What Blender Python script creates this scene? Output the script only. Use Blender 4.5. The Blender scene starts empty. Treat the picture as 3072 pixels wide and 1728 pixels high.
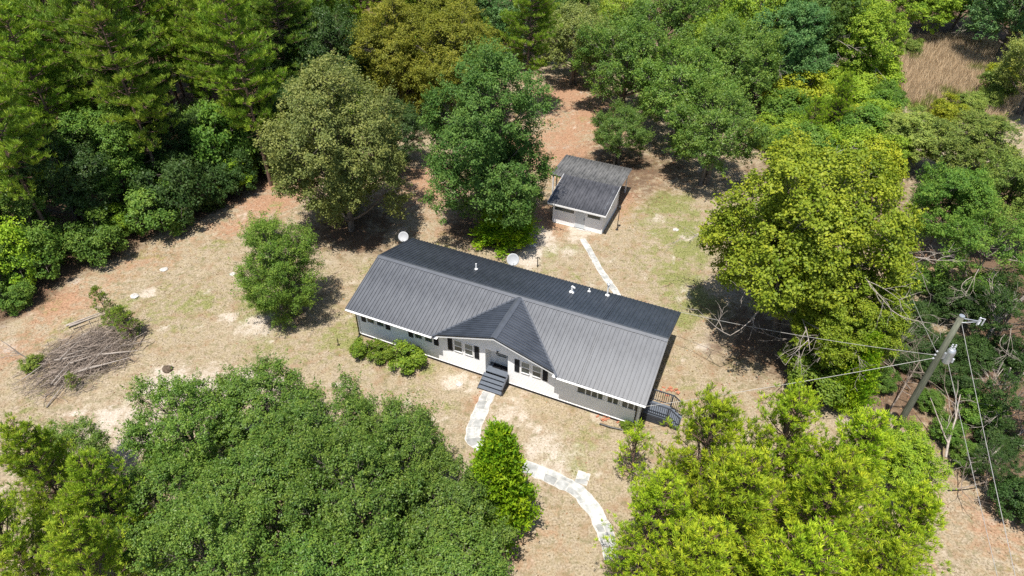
import bpy, math, random
import numpy as np
from mathutils import Matrix, Vector

# ---------------------------------------------------------------- camera, sky, sun
scene = bpy.context.scene
rad = math.radians
cam_data = bpy.data.cameras.new('camera')
cam_data.sensor_width = 36.0
cam_data.lens = 24.0
cam_data.clip_end = 3000.0
cam = bpy.data.objects.new('camera', cam_data)
scene.collection.objects.link(cam)
cam.matrix_world = (Matrix.Translation((0, 0, 32.229)) @ Matrix.Rotation(rad(90 - 39.95), 4, 'X')
                    @ Matrix.Rotation(rad(0.724), 4, 'Z'))
scene.camera = cam

SUN_TRAVEL = Vector((0.12, 0.29, -1.0)).normalized()      # shadows fall a little away from the camera
world = bpy.data.worlds.new('World')
scene.world = world
world.use_nodes = True
wn = world.node_tree
wn.nodes.clear()
sky = wn.nodes.new('ShaderNodeTexSky')
sky.sky_type = 'NISHITA'
sky.sun_disc = False
sky.sun_elevation = math.asin(-SUN_TRAVEL.z)
sky.sun_rotation = math.atan2(-SUN_TRAVEL.x, -SUN_TRAVEL.y)
bg = wn.nodes.new('ShaderNodeBackground')
bg.inputs['Strength'].default_value = 0.10
wo = wn.nodes.new('ShaderNodeOutputWorld')
wn.links.new(sky.outputs[0], bg.inputs['Color'])
wn.links.new(bg.outputs[0], wo.inputs['Surface'])

sun_data = bpy.data.lights.new('sun', 'SUN')
sun_data.energy = 5.0
sun_data.angle = rad(0.53)
sun_data.color = (1.0, 0.955, 0.88)
sun = bpy.data.objects.new('sun', sun_data)
scene.collection.objects.link(sun)
sun.rotation_euler = SUN_TRAVEL.to_track_quat('-Z', 'Y').to_euler()

scene.view_settings.view_transform = 'Standard'
scene.view_settings.look = 'None'
scene.view_settings.exposure = 0.72
scene.view_settings.gamma = 1.0
scene.view_settings.use_curve_mapping = False
scene.cycles.max_bounces = 7
scene.cycles.diffuse_bounces = 4
scene.cycles.glossy_bounces = 3
scene.cycles.transmission_bounces = 4
scene.cycles.use_denoising = False

# ---------------------------------------------------------------- helpers
def link(o, parent=None):
    scene.collection.objects.link(o)
    if parent is not None:
        o.parent = parent
    return o

def tag(o, label=None, category=None, group=None, kind=None):
    if label: o['label'] = label
    if category: o['category'] = category
    if group: o['group'] = group
    if kind: o['kind'] = kind
    return o

def empty(name, loc=(0, 0, 0), rotz=0.0, parent=None):
    o = bpy.data.objects.new(name, None)
    o.empty_display_size = 0.3
    o.location = loc
    o.rotation_euler = (0, 0, rotz)
    return link(o, parent)

def obj(name, me, mat=None, parent=None):
    if mat is not None and not me.materials:
        me.materials.append(mat)
    return link(bpy.data.objects.new(name, me), parent)

def mesh_np(name, verts, faces, attr=None, mat=None, smooth=False):
    """mesh from numpy arrays; faces is (M,3) or (M,4)."""
    verts = np.asarray(verts, np.float32); faces = np.asarray(faces, np.int32)
    me = bpy.data.meshes.new(name)
    M, k = faces.shape
    me.vertices.add(len(verts)); me.vertices.foreach_set('co', verts.ravel())
    me.loops.add(M * k); me.loops.foreach_set('vertex_index', faces.ravel())
    me.polygons.add(M); me.polygons.foreach_set('loop_start', np.arange(0, M * k, k, dtype=np.int32))
    if smooth:
        me.polygons.foreach_set('use_smooth', np.ones(M, bool))
    me.update(calc_edges=True)
    if attr is not None:
        for an, (dom, data) in attr.items():
            data = np.asarray(data, np.float32)
            if data.ndim == 1:
                me.attributes.new(an, 'FLOAT', dom).data.foreach_set('value', data)
            else:
                a = me.attributes.new(an, 'FLOAT_COLOR', dom)
                a.data.foreach_set('color', np.c_[data, np.ones(len(data), np.float32)].astype(np.float32).ravel())
    if mat is not None:
        me.materials.append(mat)
    return me

class MB:
    """collects solid pieces that belong to ONE part."""
    def __init__(self):
        self.v = []; self.f = []
    def poly(self, pts, faces):
        b = len(self.v); self.v += [tuple(q) for q in pts]
        self.f += [tuple(i + b for i in fc) for fc in faces]
        return self
    def box(self, x0, x1, y0, y1, z0, z1):
        return self.poly([(x0, y0, z0), (x1, y0, z0), (x1, y1, z0), (x0, y1, z0), (x0, y0, z1), (x1, y0, z1), (x1, y1, z1), (x0, y1, z1)],
                         [(3, 2, 1, 0), (4, 5, 6, 7), (0, 1, 5, 4), (1, 2, 6, 5), (2, 3, 7, 6), (3, 0, 4, 7)])
    def prism(self, base, off):
        """polygon (list of 3d points) extruded by vector off."""
        n = len(base); o = Vector(off)
        pts = [Vector(q) for q in base] + [Vector(q) + o for q in base]
        return self.poly(pts, [tuple(range(n))[::-1], tuple(range(n, 2 * n))] + [(i, (i + 1) % n, n + (i + 1) % n, n + i) for i in range(n)])
    def tube(self, path, radii, n=8, cap=True):
        path = [Vector(q) for q in path]
        if not hasattr(radii, '__len__'): radii = [radii] * len(path)
        b = len(self.v); ref = Vector((0, 0, 1))
        for i, q in enumerate(path):
            t = (path[min(i + 1, len(path) - 1)] - path[max(i - 1, 0)]).normalized()
            r = ref if abs(t.dot(ref)) < 0.95 else Vector((1, 0, 0))
            a = t.cross(r).normalized(); c = t.cross(a)
            for k in range(n):
                w = 2 * math.pi * k / n
                self.v.append(tuple(q + (a * math.cos(w) + c * math.sin(w)) * radii[i]))
        for i in range(len(path) - 1):
            for k in range(n):
                self.f.append((b + i * n + k, b + i * n + (k + 1) % n, b + (i + 1) * n + (k + 1) % n, b + (i + 1) * n + k))
        if cap:
            self.f.append(tuple(b + k for k in range(n))[::-1])
            self.f.append(tuple(b + (len(path) - 1) * n + k for k in range(n)))
        return self
    def lathe(self, prof, c=(0, 0, 0), n=20, axis=None):
        """prof = [(r, z)...] turned round z at c, or round the given axis direction."""
        b = len(self.v)
        q = Vector(axis).to_track_quat('Z', 'Y') if axis is not None else None
        for r, z in prof:
            for k in range(n):
                w = 2 * math.pi * k / n
                p = Vector((r * math.cos(w), r * math.sin(w), z))
                if q is not None: p = q @ p
                self.v.append(tuple(p + Vector(c)))
        for i in range(len(prof) - 1):
            for k in range(n):
                self.f.append((b + i * n + k, b + i * n + (k + 1) % n, b + (i + 1) * n + (k + 1) % n, b + (i + 1) * n + k))
        self.f.append(tuple(b + k for k in range(n))[::-1])
        self.f.append(tuple(b + (len(prof) - 1) * n + k for k in range(n)))
        return self
    def mesh(self, name, smooth=False):
        me = bpy.data.meshes.new(name)
        me.from_pydata(self.v, [], self.f)
        if smooth:
            me.polygons.foreach_set('use_smooth', [True] * len(me.polygons))
        me.update()
        return me
    def build(self, name, mat, parent=None, smooth=False, bevel=0.0):
        o = obj(name, self.mesh(name, smooth), mat, parent)
        if bevel > 0:
            m = o.modifiers.new('bevel', 'BEVEL'); m.width = bevel; m.segments = 1; m.limit_method = 'ANGLE'
        return o

def _hash(ix, iy, seed):
    h = (ix.astype(np.int64) * 374761393 + iy.astype(np.int64) * 668265263 + seed * 1442695041) & 0x7fffffff
    h = ((h ^ (h >> 13)) * 1274126177) & 0x7fffffff
    return ((h ^ (h >> 16)) & 0xffff) / 65535.0

def vnoise(x, y, freq, seed=0):
    x = np.asarray(x, float) * freq; y = np.asarray(y, float) * freq
    ix = np.floor(x); iy = np.floor(y); fx = x - ix; fy = y - iy
    fx = fx * fx * (3 - 2 * fx); fy = fy * fy * (3 - 2 * fy)
    a = _hash(ix, iy, seed); b = _hash(ix + 1, iy, seed); c = _hash(ix, iy + 1, seed); d = _hash(ix + 1, iy + 1, seed)
    return (a * (1 - fx) + b * fx) * (1 - fy) + (c * (1 - fx) + d * fx) * fy

def fbm(x, y, freq, seed=0, octaves=4):
    s = 0; a = 0.5; t = 0
    for k in range(octaves):
        s = s + a * vnoise(x, y, freq * 2 ** k, seed + 17 * k); t += a; a *= 0.55
    return s / t

def sstep(a, b, x):
    t = np.clip((x - a) / (b - a), 0, 1)
    return t * t * (3 - 2 * t)

# ---------------------------------------------------------------- materials
class Nodes:
    def __init__(self, name):
        self.m = bpy.data.materials.new(name); self.m.use_nodes = True
        self.t = self.m.node_tree; self.t.nodes.clear()
        self.out = self.t.nodes.new('ShaderNodeOutputMaterial')
    def n(self, kind, **kw):
        nd = self.t.nodes.new('ShaderNode' + kind)
        for k, v in kw.items():
            setattr(nd, k, v)
        return nd
    def l(self, a, b):
        self.t.links.new(a, b)
    def noise(self, scale, detail=4.0, rough=0.55, coord='Object', stretch=None):
        tc = self.n('TexCoord'); no = self.n('TexNoise')
        no.inputs['Scale'].default_value = scale; no.inputs['Detail'].default_value = detail; no.inputs['Roughness'].default_value = rough
        if stretch:
            mp = self.n('Mapping'); mp.inputs['Scale'].default_value = stretch
            self.l(tc.outputs[coord], mp.inputs['Vector']); self.l(mp.outputs[0], no.inputs['Vector'])
        else:
            self.l(tc.outputs[coord], no.inputs['Vector'])
        return no.outputs['Fac']
    def ramp(self, fac, stops):
        r = self.n('ValToRGB'); e = r.color_ramp.elements
        while len(e) < len(stops): e.new(0.5)
        for el, (p, c) in zip(e, stops):
            el.position = p; el.color = (*c, 1)
        self.l(fac, r.inputs['Fac'])
        return r.outputs['Color']
    def mix(self, fac, a, b, blend='MIX'):
        m = self.n('Mix', data_type='RGBA', blend_type=blend)
        for sock, val in ((m.inputs[0], fac), (m.inputs[6], a), (m.inputs[7], b)):
            if hasattr(val, 'links'): self.l(val, sock)
            elif hasattr(val, '__len__'): sock.default_value = (*val[:3], 1)
            else: sock.default_value = val
        return m.outputs[2]
    def principled(self, color, rough=0.6, spec=0.3, metal=0.0, bump=None, bump_s=0.3, bump_d=0.02):
        b = self.n('BsdfPrincipled')
        if hasattr(color, 'links'): self.l(color, b.inputs['Base Color'])
        else: b.inputs['Base Color'].default_value = (*color, 1)
        if hasattr(rough, 'links'): self.l(rough, b.inputs['Roughness'])
        else: b.inputs['Roughness'].default_value = rough
        b.inputs['Specular IOR Level'].default_value = spec
        b.inputs['Metallic'].default_value = metal
        if bump is not None:
            bp = self.n('Bump'); bp.inputs['Strength'].default_value = bump_s; bp.inputs['Distance'].default_value = bump_d
            self.l(bump, bp.inputs['Height']); self.l(bp.outputs[0], b.inputs['Normal'])
        return b
    def done(self, shader):
        self.l(shader.outputs[0], self.out.inputs['Surface'])
        return self.m

def simple(name, color, rough=0.6, spec=0.3, metal=0.0, var=0.18, scale=3.0, stretch=None, bump_s=0.15, bump_d=0.01):
    k = Nodes(name)
    no = k.noise(scale, 5, stretch=stretch)
    lo = tuple(c * (1 - var) for c in color); hi = tuple(min(1, c * (1 + var)) for c in color)
    return k.done(k.principled(k.ramp(no, [(0.3, lo), (0.7, hi)]), rough, spec, metal, bump=no, bump_s=bump_s, bump_d=bump_d))

M = {}
M['siding'] = simple('white_vinyl', (0.82, 0.82, 0.82), 0.5, 0.3, var=0.05, scale=1.2)
M['trim'] = simple('white_trim', (0.78, 0.78, 0.78), 0.5, 0.3, var=0.04)
M['skirt'] = simple('dark_skirting', (0.022, 0.024, 0.035), 0.6, 0.3, var=0.2)
M['shutter'] = simple('black_shutter', (0.012, 0.013, 0.016), 0.45, 0.4, var=0.1)
M['stepwood'] = simple('grey_painted_wood', (0.10, 0.115, 0.14), 0.6, 0.3, var=0.22, scale=6, stretch=(1, 8, 8))
M['darkwood'] = simple('charcoal_painted_wood', (0.035, 0.04, 0.052), 0.55, 0.35, var=0.25, scale=6)
M['mat'] = simple('dark_doormat', (0.012, 0.012, 0.014), 0.95, 0.1)
M['door'] = simple('pale_blue_door', (0.56, 0.60, 0.64), 0.4, 0.4, var=0.04)
M['black'] = simple('black_metal', (0.012, 0.012, 0.012), 0.4, 0.4)
M['galv'] = simple('galvanised_metal', (0.42, 0.44, 0.46), 0.4, 0.5, metal=0.6)
M['pvc'] = simple('white_pipe', (0.72, 0.72, 0.70), 0.5, 0.3)
M['dish'] = simple('satellite_dish_grey', (0.33, 0.34, 0.355), 0.5, 0.3, var=0.06)
M['concrete'] = simple('pale_concrete', (0.50, 0.47, 0.42), 0.85, 0.2, var=0.2, scale=5, bump_s=0.5)
M['brick'] = simple('red_brick', (0.36, 0.15, 0.09), 0.85, 0.2, var=0.3, scale=9)
M['polewood'] = simple('weathered_pole', (0.125, 0.13, 0.095), 0.85, 0.15, var=0.35, scale=5, stretch=(6, 6, 0.5), bump_s=0.6)
M['deadwood'] = simple('dead_grey_wood', (0.30, 0.26, 0.225), 0.9, 0.15, var=0.3, scale=6)
M['twig'] = simple('brown_twig', (0.205, 0.165, 0.135), 0.9, 0.15, var=0.4, scale=2)
M['wire'] = simple('aluminium_wire', (0.30, 0.29, 0.27), 0.5, 0.4)
M['white_rock'] = simple('white_rock', (0.40, 0.38, 0.35), 0.9, 0.2, var=0.3, scale=8, bump_s=0.5)
M['brown_rock'] = simple('brown_stump', (0.10, 0.075, 0.055), 0.95, 0.1, var=0.4, scale=8)

def glass_mat(name, col):
    k = Nodes(name)
    return k.done(k.principled(col, 0.08, 0.6))
M['pane'] = glass_mat('window_pane', (0.05, 0.065, 0.065))
M['pane_pale'] = glass_mat('paler_window_pane', (0.16, 0.19, 0.19))  # paler glass for the upper sashes
M['ceramic'] = glass_mat('grey_ceramic', (0.45, 0.46, 0.48))

def roof_mat(name, col, rough, dirt, ior=1.65):
    k = Nodes(name)
    no = k.noise(0.7, 6); st = k.noise(2.2, 5, stretch=(5.0, 0.35, 1.0))
    c = k.mix(k.ramp(no, [(0.35, (0, 0, 0)), (0.7, (1, 1, 1))]), tuple(x * (1 - dirt) for x in col), tuple(x * (1 + dirt) for x in col))
    c = k.mix(k.ramp(st, [(0.42, (0, 0, 0)), (0.72, (0.5, 0.5, 0.5))]), c, tuple(x * (1 + 1.6 * dirt) + 0.01 * dirt for x in col))
    r = k.ramp(no, [(0.3, (rough - 0.06,) * 3), (0.7, (rough + 0.08,) * 3)])
    b = k.principled(c, r, 0.95); b.inputs['IOR'].default_value = ior
    return k.done(b)
M['roof'] = roof_mat('charcoal_metal_roofing', (0.019, 0.024, 0.034), 0.44, 0.35)
M['shed_roof'] = roof_mat('worn_black_metal_roofing', (0.032, 0.032, 0.037), 0.5, 0.8, 1.5)
M['lean_roof'] = roof_mat('lighter_grey_metal_roofing', (0.085, 0.083, 0.080), 0.5, 0.7, 1.5)  # lean-to sheets, lighter base grey than the front shed roof
M['roof_trim'] = simple('roof_trim_metal', (0.058, 0.064, 0.076), 0.4, 0.9, var=0.15)
M['deck_under'] = simple('roof_sheathing', (0.05, 0.048, 0.045), 0.8)

def bark(name, col):
    return simple(name, col, 0.9, 0.1, var=0.4, scale=4, stretch=(4, 4, 0.6), bump_s=0.7, bump_d=0.03)
M['bark'] = bark('grey_bark', (0.14, 0.12, 0.10))
M['pinebark'] = bark('reddish_pine_bark', (0.15, 0.10, 0.075))

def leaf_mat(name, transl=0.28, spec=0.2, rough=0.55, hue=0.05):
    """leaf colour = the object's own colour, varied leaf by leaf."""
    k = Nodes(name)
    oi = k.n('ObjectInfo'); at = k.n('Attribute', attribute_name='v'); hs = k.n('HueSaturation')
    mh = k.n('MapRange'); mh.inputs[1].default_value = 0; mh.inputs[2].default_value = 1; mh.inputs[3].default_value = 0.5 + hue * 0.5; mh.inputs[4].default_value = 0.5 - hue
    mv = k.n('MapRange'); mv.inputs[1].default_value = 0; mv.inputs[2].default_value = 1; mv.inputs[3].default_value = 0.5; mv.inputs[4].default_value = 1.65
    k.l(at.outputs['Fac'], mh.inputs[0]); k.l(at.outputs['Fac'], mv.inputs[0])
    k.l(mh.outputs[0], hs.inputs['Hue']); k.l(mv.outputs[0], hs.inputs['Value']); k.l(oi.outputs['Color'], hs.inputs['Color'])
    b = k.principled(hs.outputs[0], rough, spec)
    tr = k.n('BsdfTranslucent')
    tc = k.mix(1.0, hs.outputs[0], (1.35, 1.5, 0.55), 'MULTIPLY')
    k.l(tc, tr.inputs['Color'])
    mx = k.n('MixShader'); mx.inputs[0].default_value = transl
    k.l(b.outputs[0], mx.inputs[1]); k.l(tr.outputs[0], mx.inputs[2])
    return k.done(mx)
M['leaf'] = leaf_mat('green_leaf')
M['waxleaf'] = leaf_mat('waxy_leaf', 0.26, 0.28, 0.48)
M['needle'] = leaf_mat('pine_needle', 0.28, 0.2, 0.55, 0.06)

# ---------------------------------------------------------------- ground
HX, HY, YAW = -9.026, 36.612, rad(-23.131)
cy_, sy_ = math.cos(YAW), math.sin(YAW)
def h2w(x, y):
    return HX + cy_ * x - sy_ * y, HY + sy_ * x + cy_ * y
def w2h(x, y):
    dx, dy = x - HX, y - HY
    return cy_ * dx + sy_ * dy, -sy_ * dx + cy_ * dy

WOODS_EDGE = np.array([(-48, 18), (-40, 26), (-35, 32.6), (-33.4, 36.3), (-31.6, 39.6), (-28.2, 44.6), (-24.9, 47.4), (-22.3, 51.8), (-18, 59), (-13, 66.5), (-7, 73), (0, 80)])
def edge_dist(x, y):
    """signed distance-like value: > 0 inside the left woods."""
    ex = np.interp(y, WOODS_EDGE[:, 1], WOODS_EDGE[:, 0])
    return (ex - x) * 0.8

GREEN = [(-16, 31.5, 2.5, .4), (-24, 36, 3, .4), (-6, 27.5, 2, .35), (4, 24.5, 2, .4), (13.3, 45.5, 2.2, .8), (14.4, 42.9, 2.0, .8), (12.9, 39.9, 2.2, .7), (13.2, 36.7, 2.2, .95), (13.7, 49.6, 2.4, .8), (-11.2, 33.0, 1.7, .85),
         (11.9, 49, 2, .6), (12.0, 35.0, 1.5, .9), (2.8, 42.6, 1.4, .7), (-19.2, 35.7, 1.6, .5), (-4.9, 42.5, 1.3, .5), (10.5, 42, 3, .4), (-9, 31, 1.6, .4), (7, 24, 1.2, .35), (-5.5, 30.2, 1.0, .6)]
PALE = [(-21.2, 28.6, 1.6, .9), (-21.5, 24.6, 1.8, .7), (-18, 33.7, 1.5, .7), (-19.1, 27.6, 2.2, .8), (-3, 29.2, .9, .7), (1.6, 41.8, 1.3, .9), (5.6, 46.2, 1.2, .8), (1.3, 44.7, 1.6, .7),
        (-15.9, 28.3, 2, .6), (-17.6, 27.4, 2, .6), (.4, 26.7, 1.6, .5), (2.7, 23.6, 1.8, .6), (21.5, 26.7, 1.3, .9), (3.5, 43.5, 1.6, .6), (-24, 26, 2, .6), (13, 33, 1.5, .4), (-26.8, 37, .8, .8)]
CLAY = [(5.9, 62.5, 4.5, 1), (4.1, 57.7, 4, 1), (7.8, 66.1, 5, 1), (6.1, 73, 5, 1), (-7.5, 52.4, 5, .85), (-20.5, 50.8, 3.5, .8), (-4.5, 46.5, 3, .6), (32, 42.7, 4, 1), (25.2, 20.1, 4, .55),
        (24.1, 21.3, 3, .55), (-21.3, 46.5, 2.5, .7), (3, 48, 3, .7), (24, 26.5, 2.5, .6), (1, 18.7, 3, .45), (-31.2, 36.3, 1.8, .6), (-33, 31, 2, .5), (9.8, 51, 3, .7), (0, 63, 6, .8), (14, 54, 4, .6), (-1.6, 28.0, .8, .7), (9.6, 27.2, 1.6, .5)]
LITTER = [(-13, 46, 4.5, .8), (-2, 46.5, 4, .8), (18, 33.5, 5, .75), (11, 56, 6, .7), (-15.3, 35.5, 1.8, .6), (24, 30, 5, .8), (30, 28, 6, .9), (-7, 68, 6, .9), (28, 52, 8, .8)]

def blobs(x, y, lst, seed):
    wx = x + 1.6 * (fbm(x, y, .45, seed) - .5) * 2; wy = y + 1.6 * (fbm(x, y, .45, seed + 5) - .5) * 2
    o = np.zeros_like(x)
    for bx, by, r, s in lst:
        o = np.maximum(o, s * np.exp(-(((wx - bx) ** 2 + (wy - by) ** 2) / (r * r)) ** 1.3 * .8))
    return o

def cover(x, y):
    """what grows or lies where: green grass, pale bare spots, red clay, leaf litter (0..1 each)."""
    n1 = fbm(x, y, .55, 3); n2 = fbm(x, y, 1.6, 9); n3 = fbm(x, y, .22, 21)
    green = np.clip(blobs(x, y, GREEN, 31) * (.15 + 1.45 * n2) + .5 * sstep(.56, .78, n1) * (.3 + n2), 0, 1)
    pale = np.clip(blobs(x, y, PALE, 41) * (.2 + 1.5 * n2) + .5 * sstep(.6, .82, fbm(x, y, .8, 77)), 0, 1)
    ed = edge_dist(x, y)
    clay = np.clip(.8 * blobs(x, y, CLAY, 51) * (.2 + 1.2 * n1) + .25 * sstep(.55, .8, n3) + .35 * np.exp(-((ed + 1.5) / 2.5) ** 2) * n1 * 1.6, 0, 1)
    lit = np.clip(blobs(x, y, LITTER, 61) * (.3 + 1.2 * n2) + sstep(-1.5, 2.0, ed + 2 * (n1 - .5)) + sstep(84, 92, y) + sstep(27, 31, x - .25 * (y - 20)) * sstep(60, 50, y), 0, 1)
    return green, pale, clay, lit

gx = np.unique(np.r_[np.linspace(-900, -90, 10), np.linspace(-90, -45, 24), np.arange(-45, 42, .42), np.linspace(42, 95, 40), np.linspace(95, 900, 10)])
gy = np.unique(np.r_[np.linspace(-500, -10, 8), np.linspace(-10, 12, 12), np.arange(12, 82, .42), np.linspace(82, 130, 40), np.linspace(130, 1500, 12)])
GXX, GYY = np.meshgrid(gx, gy)
cg, cp_, cc, cl = cover(GXX, GYY)
def ground_z(x, y):
    x = np.asarray(x, float); y = np.asarray(y, float)
    hx_, hy_ = w2h(x, y)
    d = np.maximum(np.maximum(-6 - hx_, hx_ - 26), np.maximum(-14 - hy_, hy_ - 24))
    return (fbm(x, y, .12, 5) - .5) * .5 * sstep(0, 10, d)
gz = ground_z(GXX, GYY)
nx_, ny_ = len(gx), len(gy)
idx = np.arange(nx_ * ny_).reshape(ny_, nx_)
gf = np.stack([idx[:-1, :-1], idx[:-1, 1:], idx[1:, 1:], idx[1:, :-1]], -1).reshape(-1, 4)
k = Nodes('dry_lawn_and_soil')
at = k.n('Attribute', attribute_name='cover'); sep = k.n('SeparateColor'); k.l(at.outputs['Color'], sep.inputs[0])
atl = k.n('Attribute', attribute_name='litter')
f1 = k.noise(9.0, 5, .65); f2 = k.noise(2.2, 5, .6); f3 = k.noise(30.0, 3, .6)
straw = k.ramp(f1, [(0.30, (0.10, 0.080, 0.052)), (0.43, (0.225, 0.180, 0.122)), (0.58, (0.335, 0.275, 0.200)), (0.8, (0.45, 0.385, 0.30))])
straw = k.mix(k.ramp(f2, [(0.4, (0, 0, 0)), (0.7, (.55, .55, .55))]), straw, (0.27, 0.22, 0.12))
grn = k.ramp(f1, [(0.3, (0.085, 0.095, 0.03)), (0.55, (0.20, 0.20, 0.075)), (0.8, (0.34, 0.31, 0.155))])
pal = k.ramp(f1, [(0.3, (0.28, 0.23, 0.175)), (0.6, (0.44, 0.385, 0.32)), (0.8, (0.60, 0.55, 0.49))])
cla = k.ramp(f1, [(0.3, (0.15, 0.08, 0.05)), (0.55, (0.31, 0.185, 0.115)), (0.8, (0.42, 0.28, 0.19))])
lit = k.ramp(f3, [(0.3, (0.045, 0.030, 0.020)), (0.55, (0.13, 0.085, 0.055)), (0.75, (0.24, 0.165, 0.11))])
def soft(sock, amount=0.35):
    """break the border of a cover up with the fine noise."""
    ad = k.n('Math', operation='ADD'); k.l(sock, ad.inputs[0])
    sb = k.n('MapRange'); sb.inputs[1].default_value = 0.25; sb.inputs[2].default_value = 0.75; sb.inputs[3].default_value = -amount; sb.inputs[4].default_value = amount
    k.l(f2, sb.inputs[0]); k.l(sb.outputs[0], ad.inputs[1])
    mr = k.n('MapRange', interpolation_type='SMOOTHSTEP'); mr.inputs[1].default_value = 0.18; mr.inputs[2].default_value = 0.72
    k.l(ad.outputs[0], mr.inputs[0])
    return mr.outputs[0]
f4 = k.noise(0.9, 6, .6)
straw = k.mix(k.ramp(f4, [(0.50, (0, 0, 0)), (0.66, (.65, .65, .65))]), straw, (0.225, 0.145, 0.085))
f5 = k.noise(1.7, 7, .7)
straw = k.mix(k.ramp(f5, [(0.52, (0, 0, 0)), (0.64, (.7, .7, .7))]), straw, (0.135, 0.125, 0.058))
c = k.mix(soft(sep.outputs[2]), straw, cla)
c = k.mix(soft(sep.outputs[0]), c, grn)
c = k.mix(soft(sep.outputs[1]), c, pal)
c = k.mix(soft(atl.outputs['Fac'], .25), c, lit)
M['ground'] = k.done(k.principled(c, 0.95, 0.08, bump=f1, bump_s=0.8, bump_d=0.06))
ground = obj('ground', mesh_np('ground', np.stack([GXX, GYY, gz], -1).reshape(-1, 3), gf,
             {'cover': ('POINT', np.stack([cg, cp_, cc], -1).reshape(-1, 3)), 'litter': ('POINT', cl.ravel())}, smooth=True), M['ground'])
tag(ground, 'dry straw-coloured lawn with bare red soil and green patches', kind='structure')

# ---------------------------------------------------------------- house
house = empty('house', (HX, HY, 0), YAW)
tag(house, 'long white single-storey house with charcoal metal roof and centre gable', 'house')
L, SEAM, WF, WR, ZE, ZR = 19.8, 15.83, 4.24, 4.31, 2.92, 4.26
SL = (ZR - ZE) / WF; TH = math.atan(SL); CT = math.cos(TH)
ZB = ZR - SL * WR                               # rear eave height
YW, YB, XL, XR = -3.54, 3.78, 0.31, 19.42       # wall planes
GX0, GXM, GX1 = 6.30, 10.40, 14.50              # gable foot, ridge, foot
GY = -4.06                                      # gable roof front edge
SB = 0.27                                       # siding starts above the skirting

roof = empty('roof', parent=house)
def panel_profile(w, ribs):
    pts = [(0, 0.0)]
    for r in range(ribs):
        c0 = w * (r + 0.5) / ribs
        pts += [(c0 - .034, 0), (c0 - .024, .044), (c0 + .024, .044), (c0 + .034, 0)]
    return pts + [(w, 0.0)]
_cache = {}
def panel(loc, rot, w, lo, hi, mat, parent, ribs=4, key=None, name='roof_panel'):
    """one ribbed metal sheet: local x across, y up the slope, z out of it."""
    if key is not None and key in _cache:
        me = _cache[key]
    else:
        mb = MB(); pr = panel_profile(w, ribs)
        top = []; bot = []
        for s, n in pr:
            mb.v.append((s, lo(s), n)); mb.v.append((s, hi(s), n))
        for i in range(len(pr) - 1):
            mb.f.append((2 * i, 2 * i + 2, 2 * i + 3, 2 * i + 1))
        b = len(mb.v)
        mb.v += [(0, lo(0), -.02), (w, lo(w), -.02)]          # turned-down eave edge
        mb.f.append((0, b, b + 1, 2 * len(pr) - 2))
        me = mb.mesh(name); me.materials.append(mat)
        if key is not None: _cache[key] = me
    o = link(bpy.data.objects.new(name, me), parent)
    o.location = loc; o.rotation_euler = rot
    return o
def valley(x):                                   # how far up the slope the gable roof covers the main one
    if x <= GX0 or x >= GX1: return 0.0
    return (WF - WF * abs(x - GXM) / (GX1 - GXM)) / CT
for (a, b, n) in ((0.0, SEAM, 17), (SEAM, L, 4)):
    w = (b - a) / n
    for i in range(n):
        x0 = a + i * w; gap = 0.003
        cut = valley(x0) > 0 or valley(x0 + w) > 0
        dz = 0.012 if a > 0 else 0.0
        panel((x0, -WF, ZE + dz), (TH, 0, 0), w - gap, (lambda s, x0=x0: valley(x0 + s)), (lambda s: WF / CT - .01), M['roof'], roof, key=None if cut else ('f', n))
        panel((x0 + w - gap, WR, ZB + dz), (TH, 0, math.pi), w - gap, (lambda s: 0.0), (lambda s: WR / CT - .01), M['roof'], roof, key=('r', n))
sg = SL * WF / (GX1 - GXM); ng = 5; wg = -GY / ng; hwf = (GX1 - GXM) / WF
for i in range(ng):                              # gable slopes, sheets run from its ridge to the valleys
    y0 = GY + i * wg
    panel((GXM, y0 + wg, ZR + .016), (math.atan(sg), 0, -math.pi / 2), wg - .003, (lambda s, y0=y0: -hwf * max(0.0, -(y0 + wg - s)) / CT), (lambda s: -.01), M['roof'], roof)
    panel((GXM, y0, ZR + .016), (math.atan(sg), 0, math.pi / 2), wg - .003, (lambda s, y0=y0: -hwf * max(0.0, -(y0 + s)) / CT), (lambda s: -.01), M['roof'], roof)
# sheathing under the sheets, ridge caps, valley metal, rake trim
mb = MB()
def zf(y): return ZR - SL * abs(y)
DN = (0, 0, -.11)
def P(x, y, dz=-.03): return (x, y, zf(y) + dz)
def G(x, y, dz=-.018): return (x, y, ZR - abs(x - GXM) * SL * WF / (GX1 - GXM) + dz)
mb.prism([P(.02, -WF + .03), P(GX0, -WF + .03), P(GXM, -.02), P(.02, -.02)], DN)
mb.prism([P(GX1, -WF + .03), P(L - .02, -WF + .03), P(L - .02, -.02), P(GXM, -.02)], DN)
mb.prism([P(.02, 0), P(L - .02, 0), P(L - .02, WR - .03), P(.02, WR - .03)], DN)
kf = -(GY + .03) / WF * (GX1 - GXM)
mb.prism([G(GXM - kf, GY + .03), G(GXM, GY + .03), G(GXM, -.05)], DN)
mb.prism([G(GXM, GY + .03), G(GXM + kf, GY + .03), G(GXM, -.05)], DN)
mb.build('roof_deck', M['deck_under'], roof)
def cap(a, b, d1, d2, wdt=.20, t=.055):
    """folded ridge cap from a to b; d1, d2 run down the two slopes."""
    a, b, d1, d2 = Vector(a), Vector(b), Vector(d1).normalized(), Vector(d2).normalized()
    up = Vector((0, 0, t))
    m = MB()
    for d in (d1, d2):
        m.prism([a + up, b + up, b + d * wdt + up * .9, a + d * wdt + up * .9], (0, 0, -.012))
    return m
down_f, down_r = (0, -1, -SL), (0, 1, -SL); sg = SL * WF / (GX1 - GXM)
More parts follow.
